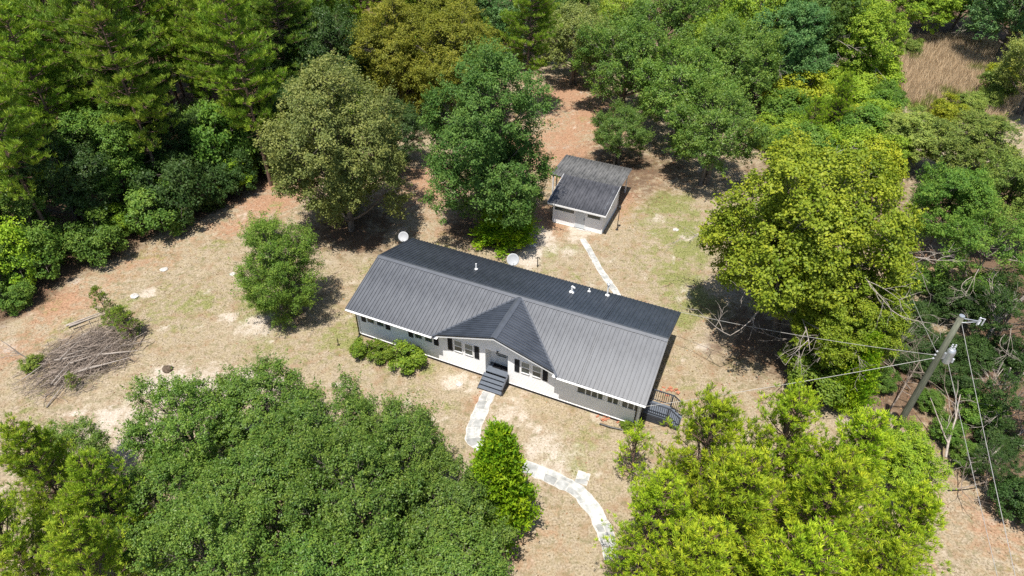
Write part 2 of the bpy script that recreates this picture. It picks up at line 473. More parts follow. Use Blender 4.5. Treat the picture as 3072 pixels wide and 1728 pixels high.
cap((-.02, 0, ZR), (SEAM, 0, ZR), down_f, down_r).build('ridge_cap', M['roof_trim'], roof)
cap((SEAM + .005, 0, ZR + .014), (L + .02, 0, ZR + .014), down_f, down_r).build('ridge_cap', M['roof_trim'], roof)
cap((GXM, GY - .02, ZR + .018), (GXM, -.16, ZR + .018), (-1, 0, -sg), (1, 0, -sg)).build('ridge_cap', M['roof_trim'], roof)
for sx in (-1, 1):                               # valley flashing
    a = Vector((GXM + sx * (GX1 - GXM), -WF, ZE + .045)); b = Vector((GXM + sx * .1, -.1, ZR + .015))
    d = (b - a).normalized(); s = d.cross(Vector((0, 0, 1))).normalized() * .07
    MB().prism([a - s, a + s, b + s, b - s], (0, 0, .012)).build('valley_flashing', M['roof_trim'], roof)
for x in (-.03, L):
    for y0, y1 in ((-WF, 0), (WR, 0)):
        MB().prism([(x, y0, zf(y0) + .03), (x, y1, ZR + .03), (x, y1, ZR - .16), (x, y0, zf(y0) - .16)], (.03, 0, 0)).build('rake_trim', M['black'] if False else M['roof'], roof)
MB().prism([(SEAM - .05, -WF, ZE + .028), (SEAM + .03, -WF, ZE + .028), (SEAM + .03, 0, ZR + .028), (SEAM - .05, 0, ZR + .028)], (0, 0, .05)).build('roof_seam', M['roof'], roof)
MB().prism([(SEAM - .02, WR, ZB + .028), (SEAM - .02, 0, ZR + .028), (SEAM + .03, 0, ZR + .028), (SEAM + .03, WR, ZB + .028)], (0, 0, .05)).build('roof_seam', M['roof'], roof)
for x, y, h, r in ((6.26, 2.13, .48, .045), (12.9, 2.75, .5, .07), (13.83, 3.57, .25, .04), (15.03, 3.77, .95, .055)):
    v = MB().tube([(x, y, zf(y) - .05), (x, y, zf(y) + h)], r, 10)
    v.lathe([(r * 2.6, zf(y) + .0), (r * 2.4, zf(y) + .05), (r * 1.1, zf(y) + .09)], (x, y, 0), 12)
    o = v.build('vent_pipe', M['pvc'], roof)
    if h > .9: MB().lathe([(.11, zf(y) + h - .04), (.12, zf(y) + h + .02), (.03, zf(y) + h + .1)], (x, y, 0), 12).build('vent_cap', M['galv'], roof)
    if r > .06: MB().tube([(x, y, zf(y) + h), (x + .22, y - .16, zf(y) + h + .05)], .06, 10).build('vent_cap', M['pvc'], roof)

def lap(mb, s0, s1, z0, z1, mapf, top=None, course=.115):
    """lapped siding: each course leans out 14 mm at its lower edge. mapf(s, n, z)."""
    z = z0
    while z < z1 - 1e-4:
        zt = min(z + course, z1)
        a0, a1, b0, b1 = s0, s1, s0, s1
        if top is not None:
            a0, a1 = top(z, s0, s1); b0, b1 = top(zt, s0, s1)
            if a1 - a0 < .02: break
            if b1 < b0: b0 = b1 = (a0 + a1) / 2
        mb.poly([mapf(a0, .014, z), mapf(a1, .014, z), mapf(b1, .001, zt), mapf(b0, .001, zt)], [(0, 1, 2, 3)])
        mb.poly([mapf(a0, 0, z), mapf(a1, 0, z), mapf(a1, .014, z), mapf(a0, .014, z)], [(0, 1, 2, 3)])
        z = zt
    return mb
front = lambda s, n, z: (s, YW - n, z)
SOF = 2.74
DX0, DX1, DZF, DZH = 9.60, 11.12, 0.67, 2.60     # entry recess
w = MB()
lap(w, XL, DX0, SB, DZH, front); lap(w, DX1, XR, SB, DZH, front)
def gtop(z, s0, s1):
    hw = (ZR - .17 - z) / sg
    return (max(s0, GXM - hw), min(s1, GXM + hw)) if z > SOF else (s0, s1)
lap(w, XL, XR, DZH, SOF + .01, front)
lap(w, XL, XR, SOF + .01, ZR - .15, front, gtop)
w.build('front_wall', M['siding'], house)
for nm, mp, s0, s1 in (('left_wall', lambda s, n, z: (XL - n, s, z), YW, YB), ('right_wall', lambda s, n, z: (XR + n, s, z), YW, YB)):
    w = MB()
    def gt(z, a, b):
        q = (ZR - .16 - z) / SL
        return (max(a, -q), min(b, q)) if z > SOF - .05 else (a, b)
    lap(w, s0, s1, SB, ZR - .16, mp, gt)
    w.build(nm, M['siding'], house)
lap(MB(), XL, XR, SB, SOF, lambda s, n, z: (s, YB + n, z)).build('rear_wall', M['siding'], house)
# entry recess
REC = .85
mb = MB()
mb.box(DX0, DX1, YW, YW + REC, DZF - .06, DZF)
mb.build('entry_floor', M['stepwood'], house)
mb = MB(); mb.box(DX0 - .03, DX0, YW + .002, YW + REC, DZF, DZH); mb.box(DX1, DX1 + .03, YW + .002, YW + REC, DZF, DZH)
mb.box(DX0 - .03, DX1 + .03, YW + .004, YW + REC + .03, DZH, DZH + .03)
mb.box(DX0 - .03, DX1 + .03, YW + REC, YW + REC + .03, DZF, DZH)
mb.build('entry_wall', M['siding'], house)
MB().box(DX0 + .25, DX1 - .1, YW + .42, YW + .84, DZF, DZF + .02).build('door_mat', M['mat'], house)
door = MB().box(9.93, 10.78, YW + REC - .05, YW + REC - .005, DZF + .01, DZF + 1.9).build('front_door', M['door'], house, bevel=.006)
MB().box(10.06, 10.66, YW + REC - .062, YW + REC - .052, 1.42, 1.95).build('door_pane', M['pane'], door)
m_ = MB()
for z in (1.41, 1.59, 1.77, 1.94): m_.box(10.04, 10.68, YW + REC - .07, YW + REC - .063, z, z + .02)
m_.build('door_pane_bar', M['trim'], door)
MB().lathe([(.0, 0), (.03, .01), (.03, .05), (.01, .06)], (10.72, YW + REC - .05, 1.6), 10, (0, -1, 0)).build('handle', M['black'], door)
lan = MB().box(-.05, .05, -.10, 0, -.02, .02).lathe([(.02, -.06), (.06, -.05), (.05, .05), (.02, .07)], (0, -.14, .0), 10).build('wall_lamp', M['black'], house)
lan.location = (10.45, YW - .014, 2.72)
# skirting, corner boards, sill trim
mb = MB(); mb.box(XL + .03, XR - .03, YW + .02, YW + .06, -.05, SB)
mb.box(XL + .02, XL + .06, YW + .065, YB - .065, -.05, SB); mb.box(XR - .06, XR - .02, YW + .065, YB - .065, -.05, SB); mb.box(XL + .03, XR - .03, YB - .06, YB - .02, -.05, SB)
mb.build('skirting', M['skirt'], house)
for a, b in ((XL, DX0), (DX1, XR)):
    MB().box(a, b, YW - .03, YW + .01, SB - .04, SB + .012).build('sill_trim', M['trim'], house)
for x in (XL, XR):
    for y in (YW, YB):
        MB().box(x - .05, x + .05, y - .05, y + .05, SB + .013, SOF - .01).build('corner_board', M['trim'], house)
# soffits, fascia, gutters
for a, b in ((.03, GX0 + .3), (GX1 - .3, L - .03)):
    MB().box(a, b, -WF + .05, YW + .005, SOF, SOF + .02).build('soffit', M['trim'], house)
for a, b in ((.0, GX0 - .02), (GX1 + .02, L)):
    MB().box(a, b, -WF + .005, -WF + .03, SOF - .02, ZE - .035).build('fascia', M['trim'], house)
    g_ = MB().poly([(a, -WF - .01, ZE - .06), (a, -WF - .11, ZE - .05), (a, -WF - .09, ZE - .12), (a, -WF - .01, ZE - .13), (b, -WF - .01, ZE - .06), (b, -WF - .11, ZE - .05), (b, -WF - .09, ZE - .12), (b, -WF - .01, ZE - .13)],
         [(1, 5, 6, 2), (2, 6, 7, 3), (0, 3, 7, 4), (0, 1, 2, 3), (4, 7, 6, 5)])
    g_.box(a, b, -WF - .012, -WF + .0, ZE - .13, ZE - .05)
    g_.build('gutter', M['trim'], house)
MB().box(0, L, WR - .03, WR - .005, ZB - .2, ZB - .035).build('fascia', M['trim'], house)
MB().box(.03, L - .03, YB - .005, WR - .03, ZB - .21, ZB - .19).build('soffit', M['trim'], house)
for sx in (-1, 1):                                # white rake boards of the gable, dark drip edge above
    a = Vector((GXM, GY + .03, ZR - .02)); b = Vector((GXM + sx * (GX1 - GXM - .05), GY + .03, ZE - .02))
    MB().prism([a, b, b + Vector((0, 0, -.17)), a + Vector((0, 0, -.17))], (0, -.025, 0)).build('rake_board', M['trim'], house)
    MB().prism([a + Vector((0, -.026, .025)), b + Vector((0, -.026, .025)), b + Vector((0, -.026, -.03)), a + Vector((0, -.026, -.03))], (0, -.02, 0)).build('drip_edge', M['black'], house)
    MB().prism([a + Vector((0, 0, -.14)), b + Vector((0, 0, -.14)), b + Vector((0, .5, -.14)), a + Vector((0, .5, -.14))], (0, 0, -.015)).build('soffit', M['trim'], house)
for x in (XL - .11, XR - .16):                    # downspouts
    MB().tube([(x, -WF - .05, ZE - .16), (x, -WF + .2, ZE - .35), (x, YW - .06, SOF - .35), (x, YW - .06, .12), (x, YW - .3, .05)], .042, 8).build('downspout', M['black'], house)

def window(x0, x1, z0, z1, pale_top=True):
    f = MB(); y = YW - .013; d = .035; t = .055
    f.box(x0, x0 + t, y - d, y, z0, z1); f.box(x1 - t, x1, y - d, y, z0, z1)
    f.box(x0 + t, x1 - t, y - d, y, z1 - t, z1); f.box(x0 + t, x1 - t, y - d - .012, y, z0, z0 + t)
    zm = (z0 + z1) / 2
    f.box(x0 + t, x1 - t, y - d + .004, y, zm - .028, zm + .028)
    o = f.build('window', M['trim'], house)
    MB().box(x0 + t, x1 - t, y - .012, y - .006, z0 + t, zm - .028).build('pane', M['pane'], o)
    MB().box(x0 + t, x1 - t, y - .016, y - .010, zm + .028, z1 - t).build('pane', M['pane_pale'] if pale_top else M['pane'], o)
def shutter(x0, x1, z0, z1):
    f = MB(); y = YW - .013; t = .04
    f.box(x0, x0 + t, y - .03, y, z0, z1); f.box(x1 - t, x1, y - .03, y, z0, z1)
    f.box(x0 + t, x1 - t, y - .03, y, z1 - t, z1); f.box(x0 + t, x1 - t, y - .03, y, z0, z0 + t)
    z = z0 + t
    while z < z1 - t - .03:
        f.poly([(x0 + t, y - .026, z), (x1 - t, y - .026, z), (x1 - t, y - .006, z + .05), (x0 + t, y - .006, z + .05)], [(0, 1, 2, 3)])
        z += .045
    f.build('shutter', M['shutter'], house)
for s0, a0, a1, b0, b1, s1 in ((.58, 1.0, 1.62, 1.74, 2.36, 2.44), (4.15, 4.58, 5.19, 5.31, 5.93, 6.0), (7.0, 7.43, 8.05, 8.17, 8.79, 8.86), (11.57, 11.98, 12.6, 12.71, 13.34, 13.41)):
    shutter(s0, s0 + .33, 1.5, 2.56); shutter(s1, s1 + .33, 1.5, 2.56)
    window(a0, a1, 1.56, 2.56); window(b0, b1, 1.56, 2.56)
def strip_window(xs):
    f = MB(); y = YW - .013; d = .04; z0, z1 = 1.5, 2.5
    f.box(xs[0] - .05, xs[-1] + .05, y - d, y, z1, z1 + .06); f.box(xs[0] - .05, xs[-1] + .05, y - d - .02, y, z0 - .06, z0)
    for x in xs: f.box(x - .035, x + .035, y - d + .003, y, z0, z1)
    o = f.build('window', M['trim'], house)
    for a, b in zip(xs[:-1], xs[1:]):
        MB().box(a + .035, b - .035, y - .012, y - .006, z0, z1).build('pane', M['pane'], o)
strip_window([15.62, 16.15, 16.51, 16.89, 17.23]); strip_window([17.48, 17.82, 18.16]); strip_window([18.36, 18.73, 19.09, 19.30])

# ---------------------------------------------------------------- front steps and side deck
steps = empty('front_steps', (*h2w(10.36, -3.6), 0), YAW)
tag(steps, 'grey wooden steps with one dark side rail leading up to the recessed front door', 'steps')
ox, oy = 10.36, -3.6
ed = [(-3.58, .53), (-3.83, .40), (-4.08, .27), (-4.33, .14)]
for i, (y, z) in enumerate(ed):
    for j in range(2):
        MB().box(9.55 - ox, 11.08 - ox, y - .262 + j * .128 - oy, y - .262 + j * .128 + .122 - oy, z - .035, z).build('tread_board', M['stepwood'], steps)
    MB().box(9.58 - ox, 11.05 - ox, y - .24 - oy, y - .215 - oy, z - .13, z - .037).build('riser', M['darkwood'], steps)
for x in (9.5, 11.09):
    MB().prism([(x - ox, -3.56 - oy, .52), (x - ox, -4.62 - oy, .10), (x - ox, -4.62 - oy, 0), (x - ox, -3.56 - oy, 0)], (.04, 0, 0)).build('stringer', M['darkwood'], steps)
for y, h in ((-3.66, 1.02), (-4.5, .68)):
    MB().box(11.14 - ox, 11.22 - ox, y - .04 - oy, y + .04 - oy, 0, h).build('rail_post', M['darkwood'], steps)
MB().prism([(11.13 - ox, -3.6 - oy, 1.04), (11.13 - ox, -4.62 - oy, .66), (11.13 - ox, -4.62 - oy, .60), (11.13 - ox, -3.6 - oy, .98)], (.1, 0, 0)).build('handrail', M['darkwood'], steps)
for i in range(6):
    y = -3.78 - i * .125
    MB().box(11.16 - ox, 11.2 - ox, y - .018 - oy, y + .018 - oy, .12, .98 - (-3.6 - y) * .37).build('baluster', M['darkwood'], steps)

deck = empty('side_deck', (*h2w(20.2, -2.2), 0), YAW)
tag(deck, 'small charcoal wooden deck with railings and steps at the right end of the house', 'deck')
ox, oy = 20.2, -2.2
def DB(name, x0, x1, y0, y1, z0, z1, mat='darkwood'):
    return MB().box(x0 - ox, x1 - ox, y0 - oy, y1 - oy, z0, z1).build(name, M[mat], deck)
y0d, y1d, x0d, x1d, zd = -2.78, -1.68, 19.48, 21.0, .68
nb = 8
for i in range(nb):
    a = y0d + (y1d - y0d) * i / nb
    DB('deck_board', x0d, x1d, a, a + (y1d - y0d) / nb - .008, zd - .035, zd, 'stepwood')
for x in (x0d + .05, x1d - .04):
    for y in (y0d + .04, y1d - .04):
        DB('post', x - .045, x + .045, y - .045, y + .045, -.02, 1.62)
for i in range(4):
    DB('skirt_board', x0d, x1d, y0d - .03, y0d - .006, .06 + i * .15, .17 + i * .15)
for y in (y0d, y1d):
    DB('rail', x0d, x1d, y - .03, y + .05, 1.62, 1.66); DB('rail', x0d + .1, x1d - .09, y + .0, y + .04, .78, .82)
    for i in range(11):
        x = x0d + .16 + i * (x1d - x0d - .3) / 10
        DB('baluster', x - .017, x + .017, y + .003, y + .037, .82, 1.62)
for i in range(3):
    z = .52 - i * .17; x = x1d + i * .24
    DB('tread', x, x + .26, y0d + .03, y1d - .03, z - .04, z, 'stepwood')
    DB('riser', x - .0, x + .02, y0d + .03, y1d - .03, z, z + .13)
for y in (y0d, y1d):
    MB().prism([(x1d - ox, y - oy, 1.66), (x1d + .72 - ox, y - oy, 1.1), (x1d + .72 - ox, y - oy, 1.04), (x1d - ox, y - oy, 1.6)], (0, .07, 0)).build('rail', M['darkwood'], deck)
    DB('post', x1d + .66, x1d + .74, y - .01, y + .07, -.02, 1.06)
    MB().prism([(x1d - ox, y - oy, .62), (x1d + .76 - ox, y - oy, .1), (x1d + .76 - ox, y - oy, -.02), (x1d - ox, y - oy, .3)], (0, .035, 0)).build('stringer', M['darkwood'], deck)
    for i in range(6):
        x = x1d + .08 + i * .105
        DB('baluster', x - .016, x + .016, y + .01, y + .045, .58 - (x - x1d) * .72, 1.6 - (x - x1d) * .78)

# ---------------------------------------------------------------- shed
shed = empty('shed', (*h2w(9.36, 14.5), 0), YAW)
tag(shed, 'small white shed with black metal roof and open lean-to behind it', 'shed')
ox, oy = 9.36, 14.5
sx0, sx1, sy0, sy1, SZ = 7.25 - ox, 11.46 - ox, 0.0, 4.2, 2.05
def zs(y): return 2.15 + (y + .55) * .16
w = MB(); lap(w, sx0, sx1, .05, SZ, lambda s, n, z: (s, sy0 - n, z), course=.11)
w.build('front_wall', M['siding'], shed)
for nm, x, sgn in (('left_wall', sx0, -1), ('right_wall', sx1, 1)):
    w = MB(); z = .05
    while z < 2.6:
        zt = z + .11
        ya = sy0 if z < SZ else max(sy0, (z - 2.15) / .16 - .55 + .3)
        yb_ = sy0 if zt < SZ else max(sy0, (zt - 2.40) / .135 - .75 + .3)
        if ya > 3.0: break
        se = sy1 if zt < 2.2 else 3.15
        w.poly([(x + sgn * .014, ya, z), (x + sgn * .014, se, z), (x + sgn * .001, se, zt), (x + sgn * .001, min(yb_, se), zt)], [(0, 1, 2, 3)])
        w.poly([(x, ya, z), (x, se, z), (x + sgn * .014, se, z), (x + sgn * .014, ya, z)], [(0, 1, 2, 3)])
        z = zt
    w.build(nm, M['siding'], shed)
MB().box(sx0, sx1, sy1 - .04, sy1, .02, 2.2).build('rear_wall', M['siding'], shed)
MB().box(sx0 - .05, sx1 + .05, sy0 - .05, sy1, -.06, .05).build('base_slab', M['concrete'], shed)
for x in (sx0, sx1): MB().box(x - .05, x + .05, sy0 - .045, sy0 + .05, .055, SZ).build('corner_board', M['trim'], shed)
for a, b in ((7.31, 9.07), (10.12, 11.31)):
    f = MB(); a -= ox; b -= ox; z0, z1 = 1.32, 1.62
    f.box(a, b, -.045, -.012, z1, z1 + .05); f.box(a, b, -.05, -.012, z0 - .05, z0); f.box(a, a + .05, -.042, -.012, z0, z1); f.box(b - .05, b, -.042, -.012, z0, z1)
    o = f.build('window', M['trim'], shed)
    MB().box(a + .05, b - .05, -.024, -.018, z0, z1).build('pane', M['pane'], o)
d_ = MB().box(9.17 - ox, 10.0 - ox, -.045, -.013, .1, 1.98).build('door', M['door'], shed, bevel=.005)
f = MB()
for i in range(5):                                  # fanlight
    a0, a1 = math.pi * (i + .08) / 5, math.pi * (i + .92) / 5
    c = (9.585 - ox, -.05, 1.60)
    f.prism([(c[0] + r * math.cos(t), c[1], c[2] + r * math.sin(t)) for r, t in ((.08, a0), (.25, a0), (.25, (a0 + a1) / 2), (.25, a1), (.08, a1))], (0, .004, 0))
f.build('fanlight', M['pane'], d_)
for z in (.95, 1.08): MB().lathe([(.0, 0), (.03, .01), (.03, .05), (.012, .06)], (9.92 - ox, -.045, z), 10, (0, -1, 0)).build('handle', M['black'], d_)
MB().box(9.1 - ox, 9.166 - ox, -.05, -.013, .1, 2.02).build('door_frame', M['trim'], shed); MB().box(10.004 - ox, 10.07 - ox, -.05, -.013, .1, 2.02).build('door_frame', M['trim'], shed)
sroof = empty('roof', parent=shed)
RS = .16; tf = math.atan(RS); n = 5; X0, X1 = 6.86 - ox, 11.8 - ox; wd = (X1 - X0) / n; EY = -.5; lf = 3.7 / math.cos(tf)
for i in range(n):
    panel((X0 + i * wd, EY, 2.15), (tf, 0, 0), wd - .003, (lambda s: 0.0), (lambda s: lf), M['shed_roof'], sroof, key='sf')
mb = MB(); mb.prism([(X0 + .03, EY + .03, 2.12), (X1 - .03, EY + .03, 2.12), (X1 - .03, EY + 3.7, 2.12 + 3.67 * RS), (X0 + .03, EY + 3.7, 2.12 + 3.67 * RS)], (0, 0, -.1)).build('roof_deck', M['trim'], sroof)
MB().box(X0, X1, EY - .02, EY + .005, 1.99, 2.125).build('fascia', M['trim'], shed)
for x in (X0 - .02, X1): MB().prism([(x, EY, 2.17), (x, EY + 3.75, 2.17 + 3.75 * RS), (x, EY + 3.75, 2.04 + 3.75 * RS), (x, EY, 2.04)], (.02, 0, 0)).build('rake_trim', M['trim'], sroof)
n = 6; Y0, Y1 = 3.28, 7.25; X2, X3 = 5.62 - ox, 11.72 - ox; wd = (X3 - X2) / n; tb = math.atan(.03)
for i in range(n):                                   # lean-to roof, nearly flat, lower than the top edge of the front roof
    panel((X2 + i * wd + wd - .003, Y1, 2.28), (tb, 0, math.pi), wd - .003, (lambda s: 0.0), (lambda s: (Y1 - Y0) / math.cos(tb)), M['lean_roof'], sroof, key='sb')
mb = MB().prism([(X2 + .04, Y0 + .05, 2.36), (X3 - .04, Y0 + .05, 2.36), (X3 - .04, Y1 - .04, 2.25), (X2 + .04, Y1 - .04, 2.25)], (0, 0, -.08)); mb.build('roof_deck', M['darkwood'], sroof)
for x in (X2 + .2, X3 - .3):
    for y in (Y0 + 1.2, Y1 - .3):
        MB().box(x - .05, x + .05, y - .05, y + .05, -.05, 2.24).build('post', M['trim'], shed)
MB().box(X2 + .2, X2 + .3, Y0 + .1, Y0 + .2, -.05, 2.26).build('post', M['trim'], shed)

# ---------------------------------------------------------------- stone walks
def stone_mat():
    k = Nodes('grey_flagstone')
    oi = k.n('ObjectInfo'); no = k.noise(3.0, 6); n2 = k.noise(14.0, 4)
    c = k.ramp(no, [(0.3, (0.24, 0.245, 0.23)), (0.55, (0.36, 0.36, 0.345)), (0.75, (0.48, 0.475, 0.46))])
    v = k.n('MapRange'); v.inputs[3].default_value = 0.7; v.inputs[4].default_value = 1.3; k.l(oi.outputs['Random'], v.inputs[0])
    hs = k.n('HueSaturation'); k.l(v.outputs[0], hs.inputs['Value']); k.l(c, hs.inputs['Color'])
    return k.done(k.principled(hs.outputs[0], 0.85, 0.2, bump=n2, bump_s=0.5, bump_d=0.02))
M['flag'] = stone_mat()
M['mortar'] = simple('white_mortar', (0.42, 0.40, 0.365), 0.9, 0.1, var=0.22, scale=7, bump_s=0.5)

def walk(name, pts, width, label, seed, rag=.05):
    rng = random.Random(seed)
    pts = [Vector((a, b, 0)) for a, b in pts]
    seg = [0]
    for a, b in zip(pts[:-1], pts[1:]): seg.append(seg[-1] + (b - a).length)
    def at(s, off):
        s = min(max(s, 0), seg[-1])
        i = max(j for j in range(len(pts) - 1) if seg[j] <= s + 1e-9)
        t = (s - seg[i]) / (seg[i + 1] - seg[i]); q = pts[i].lerp(pts[i + 1], t)
        # direction blended over the corner
        def dirn(j): return (pts[j + 1] - pts[j]).normalized()
        d = dirn(i)
        if t > .5 and i + 1 < len(pts) - 1: d = d.lerp(dirn(i + 1), (t - .5)).normalized()
        if t < .5 and i > 0: d = d.lerp(dirn(i - 1), (.5 - t)).normalized()
        return q + Vector((-d.y, d.x, 0)) * off
    n = int(seg[-1] / .3)
    top = MB(); A = []; B = []
    for i in range(n + 1):
        s = seg[-1] * i / n
        A.append(at(s, width / 2 + rng.uniform(-rag, rag))); B.append(at(s, -width / 2 + rng.uniform(-rag, rag)))
    z = .022
    for i in range(n):
        top.poly([(*A[i][:2], z), (*B[i][:2], z), (*B[i + 1][:2], z), (*A[i + 1][:2], z), (*A[i][:2], -.04), (*B[i][:2], -.04), (*B[i + 1][:2], -.04), (*A[i + 1][:2], -.04)],
                 [(3, 2, 1, 0), (0, 1, 5, 4), (2, 3, 7, 6), (1, 2, 6, 5), (3, 0, 4, 7)])
    base = top.build(name, M['mortar'])
    tag(base, label, kind='structure')
    # irregular stones set in the mortar
    s = .05; g = .035
    while s < seg[-1] - .2:
        ln = rng.uniform(.42, .78)
        split = rng.uniform(-.22, .22) * width if rng.random() < .7 else None
        skew = rng.uniform(-.09, .09)
        cells = [(-width / 2 + .05, width / 2 - .05)] if split is None else [(-width / 2 + .05, split - g / 2), (split + g / 2, width / 2 - .05)]
        for o0, o1 in cells:
            s0, s1 = s + g, min(s + ln, seg[-1] - .03)
            def corner(ss, oo): return at(ss + skew * oo / width * 2 + rng.uniform(-.03, .03), oo + rng.uniform(-.025, .025))
            ring = []
            for (sa, oa), (sb, ob) in (((s0, o0), (s1, o0)), ((s1, o0), (s1, o1)), ((s1, o1), (s0, o1)), ((s0, o1), (s0, o0))):
                ring.append(corner(sa + (.04 if sa == s0 else -.04) * rng.random(), oa)); ring.append(corner((sa + sb) / 2, (oa + ob) / 2 + rng.uniform(-.02, .02)))
            zt = .030 + rng.uniform(0, .008)
            st = MB().prism([(q.x, q.y, .012) for q in ring], (0, 0, zt - .012))
            st.build('flagstone', M['flag'], base)
        s += ln
    return base
walk('front_path', [(-1.32, 28.35), (-1.72, 27.1), (-2.12, 25.76), (-2.2, 24.7), (-1.2, 23.85), (.39, 23.1), (2.37, 22.19), (3.75, 21.38), (4.45, 20.3), (4.94, 19.15), (5.2, 17.5)], .86, 'grey flagstone walk from the front steps around to the foreground', 3)
walk('path_spur', [(4.15, 22.6), (3.86, 21.82)], .72, 'short square flagstone spur off the front walk', 5)
walk('rear_path', [(5.62, 44.75), (6.15, 42.9), (6.69, 40.7), (7.45, 38.6), (7.95, 37.0)], .52, 'pale narrow stone walk from the shed toward the back of the house', 8, .03)
pad = MB().prism([(5.0, 46.35, 0), (5.35, 45.98, 0), (6.3, 45.7, 0), (6.75, 45.95, 0), (6.6, 46.15, 0)], (0, 0, .05)).build('door_pad', M['mortar'])
tag(pad, 'pale concrete pad in front of the shed door', kind='structure')

# ---------------------------------------------------------------- satellite dishes, lamp post, posts, rocks
def dish(loc, mast, r, az, label):
    t = empty('satellite_dish', (*loc, 0))
    MB().tube([(0, 0, -.05), (0, 0, mast)], .03, 8).build('mast', M['galv'], t)
    d = Vector((math.cos(az) * .8, math.sin(az) * .8, .6)).normalized()
    prof = [(r * f, .22 * r * f * f) for f in (.05, .3, .55, .8, 1.0)] + [(r * f, .22 * r * f * f - .02) for f in (1.0, .8, .55, .3, .05)]
    MB().lathe(prof, Vector((0, 0, mast)) + d * .1, 28, d).build('reflector', M['dish'], t, smooth=True)
    side = Vector((0, 0, 1)).cross(d).normalized(); dn = d.cross(side)
    tip = Vector((0, 0, mast)) + d * (r * 1.15) - Vector((0, 0, .0)) + (dn if dn.z < 0 else -dn) * r * .55
    a = Vector((0, 0, mast)) + d * .12 + (dn if dn.z < 0 else -dn) * r * .9
    MB().tube([a, tip], .016, 6).build('feed_arm', M['galv'], t)
    MB().lathe([(.03, 0), (.05, .05), (.03, .11)], tip, 10, -d).build('receiver', M['dish'], t)
    tag(t, label, 'satellite dish', 'satellite dishes behind the house')
dish((-8.42, 43.0), 1.25, .40, rad(-95), 'grey satellite dish on a pole behind the left end of the house')
dish((.02, 40.2), 1.3, .47, rad(-80), 'large white satellite dish on a pole behind the middle of the house')

lp = empty('lamp_post', (8.55, 46.09, 0))
tag(lp, 'thin dark yard lamp post to the right of the shed', 'lamp post')
MB().tube([(0, 0, -.05), (0, 0, 1.95)], [.035, .025], 8).build('post', M['black'], lp)
MB().lathe([(.05, 1.95), (.11, 2.0), (.10, 2.22), (.13, 2.24), (.03, 2.34)], n=10).build('lantern', M['black'], lp)
MB().lathe([(.12, -.02), (.12, .05), (.05, .12)], n=10).build('base', M['black'], lp)
yp = empty('hydrant_post', (1.92, 41.0, 0))
tag(yp, 'dark yard faucet post behind the house beside the large dish', 'post')
MB().tube([(0, 0, -.05), (0, 0, .95)], .035, 8).build('post', M['black'], yp)
MB().tube([(-.16, 0, .82), (0, 0, .95), (.12, .0, .9), (.18, 0, .72)], .03, 8).build('spout', M['black'], yp)
yp = empty('yard_post', (-11.5, 32.3, 0))
tag(yp, 'short black stake left of the house corner', 'stake')
MB().tube([(0, 0, -.05), (0, 0, .62)], .03, 8).build('post', M['black'], yp)
MB().box(-.09, .09, -.03, .03, .02, .06).build('base', M['black'], yp)

def rock_mesh(seed, r, flat=.45):
    rng = np.random.default_rng(seed); n = 10; m = 6
    mb = MB(); pr = []
    for j in range(m + 1):
        a = math.pi * j / m
        pr.append((max(.02, math.sin(a)), math.cos(a)))
    for j, (rr, zz) in enumerate(pr):
        for i in range(n):
            w = 2 * math.pi * i / n; q = r * (1 + rng.uniform(-.18, .18))
            mb.v.append((q * rr * math.cos(w) * 1.15, q * rr * math.sin(w), q * zz * flat + r * flat * .55))
    for j in range(m):
        for i in range(n):
            mb.f.append((j * n + i, (j + 1) * n + i, (j + 1) * n + (i + 1) % n, j * n + (i + 1) % n))
    return mb
for i, (x, y, r, mt, lb) in enumerate((( -3.25, 29.0, .20, 'white_rock', 'flat white rock on the lawn left of the front steps'), (-27.09, 37.0, .28, 'white_rock', 'white rock on the lawn above the brush pile'),
        (-20.93, 39.66, .20, 'white_rock', 'white rock on the lawn left of the small feathery tree'), (-21.91, 29.9, .30, 'brown_rock', 'rotten dark stump on the lawn right of the brush pile'),
        (-26.3, 40.2, .26, 'white_rock', 'white rock in the shade of the left woods edge'), (1.6, 43.75, .26, 'white_rock', 'white rock on the bare soil behind the house'), (13.4, 46.2, .22, 'white_rock', 'white rock on the green lawn right of the shed'))):
    o = rock_mesh(i, r, .35 if mt == 'white_rock' else .7).build('rock' if mt == 'white_rock' else 'stump', M[mt]); o.location = (x, y, float(ground_z(x, y)) - .02)
    tag(o, lb, 'rock' if mt == 'white_rock' else 'stump')
o = MB().tube([(5.3, 25.95, .07), (5.9, 25.7, .08), (6.6, 25.52, .07)], [.055, .06, .05], 8).build('drain_pipe', M['black'])
tag(o, 'short black drain pipe lying on the grass below the front windows', 'pipe')
rng = random.Random(4)
for cx, cy, n, lb, gp in ((5.85, 26.28, 11, 'loose red brick in the low rubble under the front wall', 'loose bricks under the front wall'), (9.95, 28.65, 16, 'broken red brick in the heap behind the side deck', 'bricks heaped behind the side deck')):
    bm = None
    for i in range(n):
        if bm is None:
            o = MB().box(-.11, .11, -.05, .05, 0, .07).build('brick', M['brick'], bevel=.006); bm = o.data
        else:
            o = obj('brick', bm); o.modifiers.new('bevel', 'BEVEL').width = .006
        zz = .0 if i < n * .65 else .07
        o.location = (cx + rng.gauss(0, .34), cy + rng.gauss(0, .2), zz); o.rotation_euler = (rng.uniform(-.15, .15), rng.uniform(-.15, .15), rng.uniform(0, 3.1))
        tag(o, lb, 'brick', gp)

